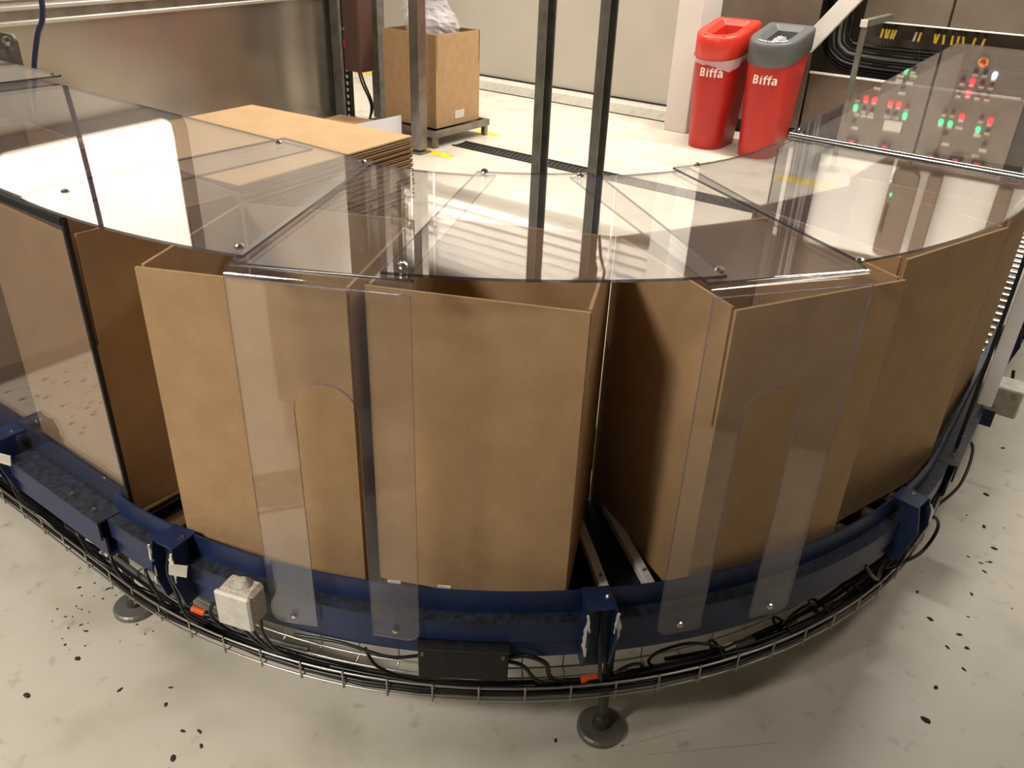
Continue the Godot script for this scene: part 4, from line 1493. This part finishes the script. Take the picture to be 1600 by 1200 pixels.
	# above the cabinet: narrow enclosure with a slot handle, and a flat duct
	t = thing("narrow_enclosure", "narrow brown enclosure with dark slot handle on top of the control cabinet", "enclosure", Vector3(-1.25, 2.2, z + 0.01))
	s = st()
	prism(s, rounded_rect(Vector2(-0.1, 0), Vector2(0.1, 0.7), 0.06, 6), Transform3D(Basis(), Vector3(0, 0, -0.1)), 0.12)
	obj("enclosure_body", s, M.brown_steel, t)
	s = st()
	bevel_box(s, Vector3(-0.075, 0.39, 0.022), Vector3(0.02, 0.24, 0.01), 0.004)
	obj("slot_handle", s, M.dark, t)
	s = st()
	lathe(s, Vector3(-0.07, 0.2, 0.02), [Vector2(0.009, 0), Vector2(0.007, 0.005), Vector2(0, 0.006)], 12, faceb)
	obj("pilot_light", s, M.led_green, t)
	t = thing("flat_duct", "narrow flat duct beside the enclosure on top of the control cabinet", "duct", Vector3(-1.04, 2.2, z + 0.01))
	s = st()
	bevel_box(s, Vector3(0, 1.0, 0), Vector3(0.1, 2.0, 0.06), 0.004)
	obj("duct_body", s, M.brown_steel, t)
	t = thing("flat_duct", "broad flat duct at the right end of the control cabinet's top", "duct", Vector3(-0.56, 2.2, z + 0.01))
	s = st()
	bevel_box(s, Vector3(0, 1.0, 0), Vector3(0.1, 2.0, 0.06), 0.004)
	obj("duct_body", s, M.brown_steel, t)
	# thick bundle that drops in at the left of the bay and turns right along its floor
	for k in 9:
		var r := 0.09 + 0.026 * k
		var cx := -1.86
		var cy := 0.86
		var zz := z - 0.13 - 0.02 * (k % 3)
		var pts := [Vector3(cx - r + 0.02, 4.38, z + 0.03), Vector3(cx - r + 0.02, 2.3, z + 0.03), Vector3(cx - r, 1.7, z - 0.02), Vector3(cx - r, cy + 0.12, zz), Vector3(cx - r * 0.92, cy - r * 0.42, zz), Vector3(cx - r * 0.62, cy - r * 0.78, zz), Vector3(cx - r * 0.1, cy - r * 0.96, zz), Vector3(cx + 0.3, cy - r, zz), Vector3(-1.0, cy - r + 0.01, zz), Vector3(-0.55, cy - r, zz)]
		s = st()
		tube(s, smooth_path(pts, 6), 0.011 if k % 3 else 0.014, 8)
		var grey := k in [2, 3, 5]
		tag(obj("control_cable", s, M.cable_grey if grey else M.cable), "%s %s cable from the inside of the bundle sweeping round the cable bay" % [ORD[k], "grey" if grey else "black"], "cable", "grey cables in the bay" if grey else "black cables in the bay")
	# glands with yellow sleeves under the doors
	var xs := [-1.70, -1.675, -1.652, -1.625, -1.605, -1.46, -1.43, -1.33, -1.305, -1.27, -1.21, -1.17, -1.14, -1.06, -1.0]
	for k in xs.size():
		var x: float = xs[k]
		var q := thing("gland_cable", ("%s sleeved cable from the left, hanging below the cabinet doors" % ORD[k]), "cable", Vector3(x, 0.955, z - 0.1), 0.0, "sleeved cables below the cabinet doors")
		s = st()
		rod(s, Vector3(0, 0, 0), Vector3(0, -0.05, 0), 0.012, 8)
		obj("gland", s, M.rubber, q)
		s = st()
		rod(s, Vector3(0, -0.05, 0), Vector3(rng.randf_range(-0.012, 0.012), -0.115, 0), 0.009, 8)
		obj("yellow_sleeve", s, M.white_plastic if k == 5 else M.yellow_tag, q)
		s = st()
		var bend := -0.06 if k < 5 else 0.02
		tube(s, smooth_path([Vector3(0, -0.11, 0), Vector3(0.01, -0.16, -0.02), Vector3(bend * 0.5 + 0.02, -0.24, -0.04), Vector3(bend + 0.03, -0.33, -0.05)], 4), 0.006, 6)
		obj("lead", s, M.cable, q)
	# stand with a white end cap in front of the bay, and the sloping pale brace
	t = thing("stand_post", "grey angle post with white end cap standing before the cable bay", "post", Vector3(-1.632, 0, -6.3))
	s = st()
	bevel_box(s, Vector3(0, 0.49, 0), Vector3(0.035, 0.98, 0.03), 0.002)
	obj("upright", s, M.dark_steel, t)
	s = st()
	bevel_box(s, Vector3(0.0, 1.0, -0.3), Vector3(0.044, 0.044, 0.66), 0.002)
	obj("cross_tube", s, M.dark_steel, t)
	s = st()
	bevel_box(s, Vector3(0.0, 1.0, 0.033), Vector3(0.046, 0.046, 0.006), 0.002)
	obj("end_cap", s, M.lettering, t)
	s = st()
	box(s, Vector3(0.0, 0.004, 0), Vector3(0.09, 0.008, 0.09))
	obj("base_plate", s, M.dark_steel, t)
	var dv := Vector3(0.60, 0.80, 0).normalized()
	s = st()
	bevel_box(s, Vector3(-1.905, 1.13, -6.93), Vector3(0.125, 0.98, 0.05), 0.004, Basis(Vector3(0.8, -0.6, 0).normalized(), dv, Vector3(0, 0, 1)))
	tag(obj("sloping_brace", s, M.wall_white), "pale sloping flat brace crossing the cable bay above the grey-lidded bin", "brace")

func blocker() -> void:
	# unseen blocker placed to keep the rear lamp off the bend's right half
	var t := thing("unseen_blocker", "unseen tall grey four-door steel locker standing behind the camera", "blocker", Vector3(-0.2, 0, 0.75))
	var s := st()
	bevel_box(s, Vector3(0, 1.09, 0.0), Vector3(1.56, 2.02, 0.42), 0.006)
	obj("blocker_body", s, M.dark_steel, t)
	s = st()
	bevel_box(s, Vector3(0, 0.04, 0.0), Vector3(1.5, 0.08, 0.38), 0.004)
	obj("plinth", s, M.dark, t)
	for k in 4:
		s = st()
		bevel_box(s, Vector3(-0.579 + 0.386 * k, 1.09, -0.218), Vector3(0.378, 1.96, 0.018), 0.004)
		var d := obj("door", s, M.dark_steel, t)
		s = st()
		bevel_box(s, Vector3(-0.579 + 0.386 * k + (0.14 if k % 2 == 0 else -0.14), 1.15, -0.235), Vector3(0.02, 0.14, 0.018), 0.004)
		obj("handle", s, M.chrome, d)

func near_side_units() -> void:
	# low units beside the camera, out of the frame; the shields and side panels mirror their feet
	for d in [["unseen grey floor-standing cabinet left of the camera, mirrored in the left side panel", Vector3(-3.3, 0, 0.35), Vector3(0.62, 1.5, 1.7), 1.0], ["unseen grey low cabinet right of the camera, mirrored in the right shield", Vector3(1.2, 0, -1.5), Vector3(0.6, 1.2, 1.1), -1.0]]:
		var t := thing("unseen_floor_cabinet", d[0], "cabinet", d[1])
		var e: Vector3 = d[2]
		var s := st()
		bevel_box(s, Vector3(0, e.y / 2 + 0.06, 0), Vector3(e.x, e.y, e.z), 0.006)
		obj("cabinet_body", s, M.dark_steel, t)
		s = st()
		bevel_box(s, Vector3(0, 0.03, 0), Vector3(e.x - 0.04, 0.06, e.z - 0.04), 0.003)
		obj("plinth", s, M.dark, t)
		for k: float in [-1.0, 1.0]:
			s = st()
			bevel_box(s, Vector3(d[3] * (e.x / 2 + 0.009), e.y / 2 + 0.06, e.z / 4 * k), Vector3(0.018, e.y - 0.04, e.z / 2 - 0.012), 0.004)
			var door := obj("door", s, M.dark_steel, t)
			s = st()
			bevel_box(s, Vector3(d[3] * (e.x / 2 + 0.026), e.y / 2 + 0.1, 0.06 * k), Vector3(0.018, 0.14, 0.02), 0.004)
			obj("handle", s, M.chrome, door)
	var t2 := thing("unseen_floor_channel", "unseen dark covered floor channel running past the camera's feet", "floor channel", Vector3(-1.2, 0, 0.15))  # out of view; gives the dark band mirrored in the shields
	var s2 := st()
	bevel_box(s2, Vector3(0, 0.004, 0), Vector3(3.4, 0.008, 0.17), 0.002)
	obj("cover_plate", s2, M.grate, t2)
	for k: float in [-1.0, 1.0]:
		s2 = st()
		bevel_box(s2, Vector3(0, 0.004, 0.092 * k), Vector3(3.4, 0.008, 0.012), 0.002)
		obj("frame_edge", s2, M.steel, t2)

func upper_wall() -> void:
	# ribbed white shutter high on the back wall; the covers mirror it
	var t := thing("roller_shutter", "white ribbed roller shutter high on the back wall, above the picture", "shutter", Vector3(-4.85, 0, BACK + 0.0))
	var s := st()
	prism(s, PackedVector2Array([Vector2(-0.06, 0.0), Vector2(0.02, 0.0), Vector2(0.038, 0.025), Vector2(0.038, 0.085), Vector2(0.02, 0.11), Vector2(-0.06, 0.11)]), Transform3D(Basis(Vector3(0, 0, 1), Vector3(0, 1, 0), Vector3(-1, 0, 0)), Vector3(1.66, 0, 0)), 3.32)
	var slat := mesh_of(s)
	for k in 9:
		same("slat", slat, M.wall_white, t, Transform3D(Basis(), Vector3(0, 3.34 + 0.112 * k, 0)))
	for k: float in [-1.0, 1.0]:
		s = st()
		bevel_box(s, Vector3(1.7 * k, 3.84, 0.03), Vector3(0.08, 1.08, 0.1), 0.004)
		obj("guide_rail", s, M.steel, t)
	for d in [[-6.03, "unseen thin white rod on the back wall left of the roller shutter"], [-3.74, "unseen thin white rod in front of the roller shutter's right part"]]:
		s = st()
		rod(s, Vector3(d[0], 1.6, BACK + 0.07), Vector3(d[0], 4.39, BACK + 0.07), 0.011, 10)  # thin white rods out of view, for pale lines mirrored in the covers
		tag(obj("thin_white_rod", s, M.torn), d[1], "conduit")
	# perforated cable tray arm and lamp pole seen mirrored left of it
	t = thing("cable_tray_arm", "perforated cable tray arm high on the back wall at the left", "cable tray", Vector3(-6.7, 0, BACK + 0.12))
	s = st()
	for k in 26:
		box(s, Vector3(-0.9 + 0.06 * k, 3.75, 0), Vector3(0.022, 0.1, 0.004))
	for y: float in [3.705, 3.795]:
		box(s, Vector3(-0.1, y, 0), Vector3(1.7, 0.03, 0.004))
	obj("tray_side", s, M.dark_steel, t)
	s = st()
	bevel_box(s, Vector3(-0.35, 3.0, 0.0), Vector3(0.09, 2.7, 0.09), 0.004)
	obj("tray_upright", s, M.dark_steel, t)
	for k in 3:
		s = st()
		tube(s, smooth_path([Vector3(-0.3, 3.6 - 0.1 * k, 0.1), Vector3(0.0, 3.45 - 0.1 * k, 0.14), Vector3(0.1, 3.85, 0.12), Vector3(0.4, 3.95 + 0.05 * k, 0.1)], 6), 0.01, 6)
		tag(obj("slack_cable", s, M.cable), "slack black cable at the high cable tray arm, %s from the top" % ORD[k], "cable", "slack cables at the tray arm")

# ---------------------------------------------------------------- all of it
func _ready() -> void:
	rng.seed = 7
	var cam := Camera3D.new()
	cam.name = "camera"
	cam.current = true
	cam.near = 0.05
	cam.far = 60.0
	cam.fov = rad_to_deg(2.0 * atan(600.0 / 1294.0))
	var yaw := Basis(Vector3.UP, deg_to_rad(35.0))
	cam.transform = Transform3D(yaw * Basis(Vector3(0.99914, 0.03608, -0.02044), Vector3(-0.04146, 0.86935, -0.49246), Vector3(0.0, 0.49289, 0.87009)).orthonormalized(), Vector3(0, 1.55, 0))
	add_child(cam)
	var we := WorldEnvironment.new()
	we.name = "environment"
	var env := Environment.new()
	env.background_mode = Environment.BG_COLOR
	env.background_color = Color(0.05, 0.05, 0.05)
	env.tonemap_mode = Environment.TONE_MAPPER_LINEAR
	env.tonemap_exposure = 1.0
	env.sdfgi_enabled = true
	env.ssao_enabled = true
	env.ssil_enabled = true
	we.environment = env
	add_child(we)
	make_materials()
	# lamps out of view, placed to light floor, cartons and back wall: [position, size, energy]
	var big := Vector2(0.6, 1.2)
	var flat := Vector2(1.2, 0.6)
	unseen_ceiling_light(Vector3(-5.2, 4.32, -5.4), flat, 2.9, "unseen flat ceiling light nearest the roller shutter, lighting the far floor")
	unseen_ceiling_light(Vector3(-2.4, 4.32, -5.4), flat, 2.9, "unseen flat ceiling light above the floor drain, lighting the far floor")
	unseen_ceiling_light(Vector3(-0.4, 4.32, -5.2), flat, 3.0, "unseen flat ceiling light above the outgoing conveyor, lighting the far floor")
	unseen_ceiling_light(Vector3(-3.6, 4.32, -2.6), big, 1.6, "unseen flat ceiling light above the flat carton stack, lighting its top")
	unseen_ceiling_light(Vector3(-1.7, 4.32, 3.5), Vector2(1.2, 1.2), 40.0, "unseen square ceiling light, lighting the left cartons from behind the camera and the locker")  # out of view, placed to light the left cartons from the front
	unseen_ceiling_light(Vector3(-3.0, 4.32, 0.3), big, 2.2, "unseen flat ceiling light placed to brighten the floor left of the bend")  # out of view, placed to brighten the floor at the lower left
	unseen_ceiling_light(Vector3(1.3, 4.32, -2.6), big, 3.1, "unseen flat ceiling light right of the camera, lighting the floor there")  # out of view, placed to light the floor on the right
	unseen_ceiling_light(Vector3(-4.9, 4.3, -6.3), Vector2(3.0, 0.14), 17.0, "unseen long strip light placed to brighten the roller shutter for its mirror image")  # unseen, placed to brighten the shutter that the covers mirror
	unseen_ceiling_light(Vector3(-1.2, 4.3, -6.3), Vector2(3.0, 0.14), 24.0, "unseen long strip light placed to brighten the wall above the control cabinet")  # unseen, placed to whiten the wall reflected in the right covers
	room()
	machine_casing()
	blocker()
	near_side_units()
	upper_wall()
	conveyors()
	cartons()
	covers()
	tray()
	flat_stack()
	middle_distance()
	trolley()
	cabinet()
	bin("red litter bin with red lid and clear bag edge, left of the pair", Vector3(-2.66, 0, -6.42), 0.0, M.red_lid, true, false)
	bin("red litter bin with dark grey lid, right of the pair", Vector3(-2.24, 0, -6.42), 0.0, M.grey_lid, false, true)
	wiring()
	floor_marks()
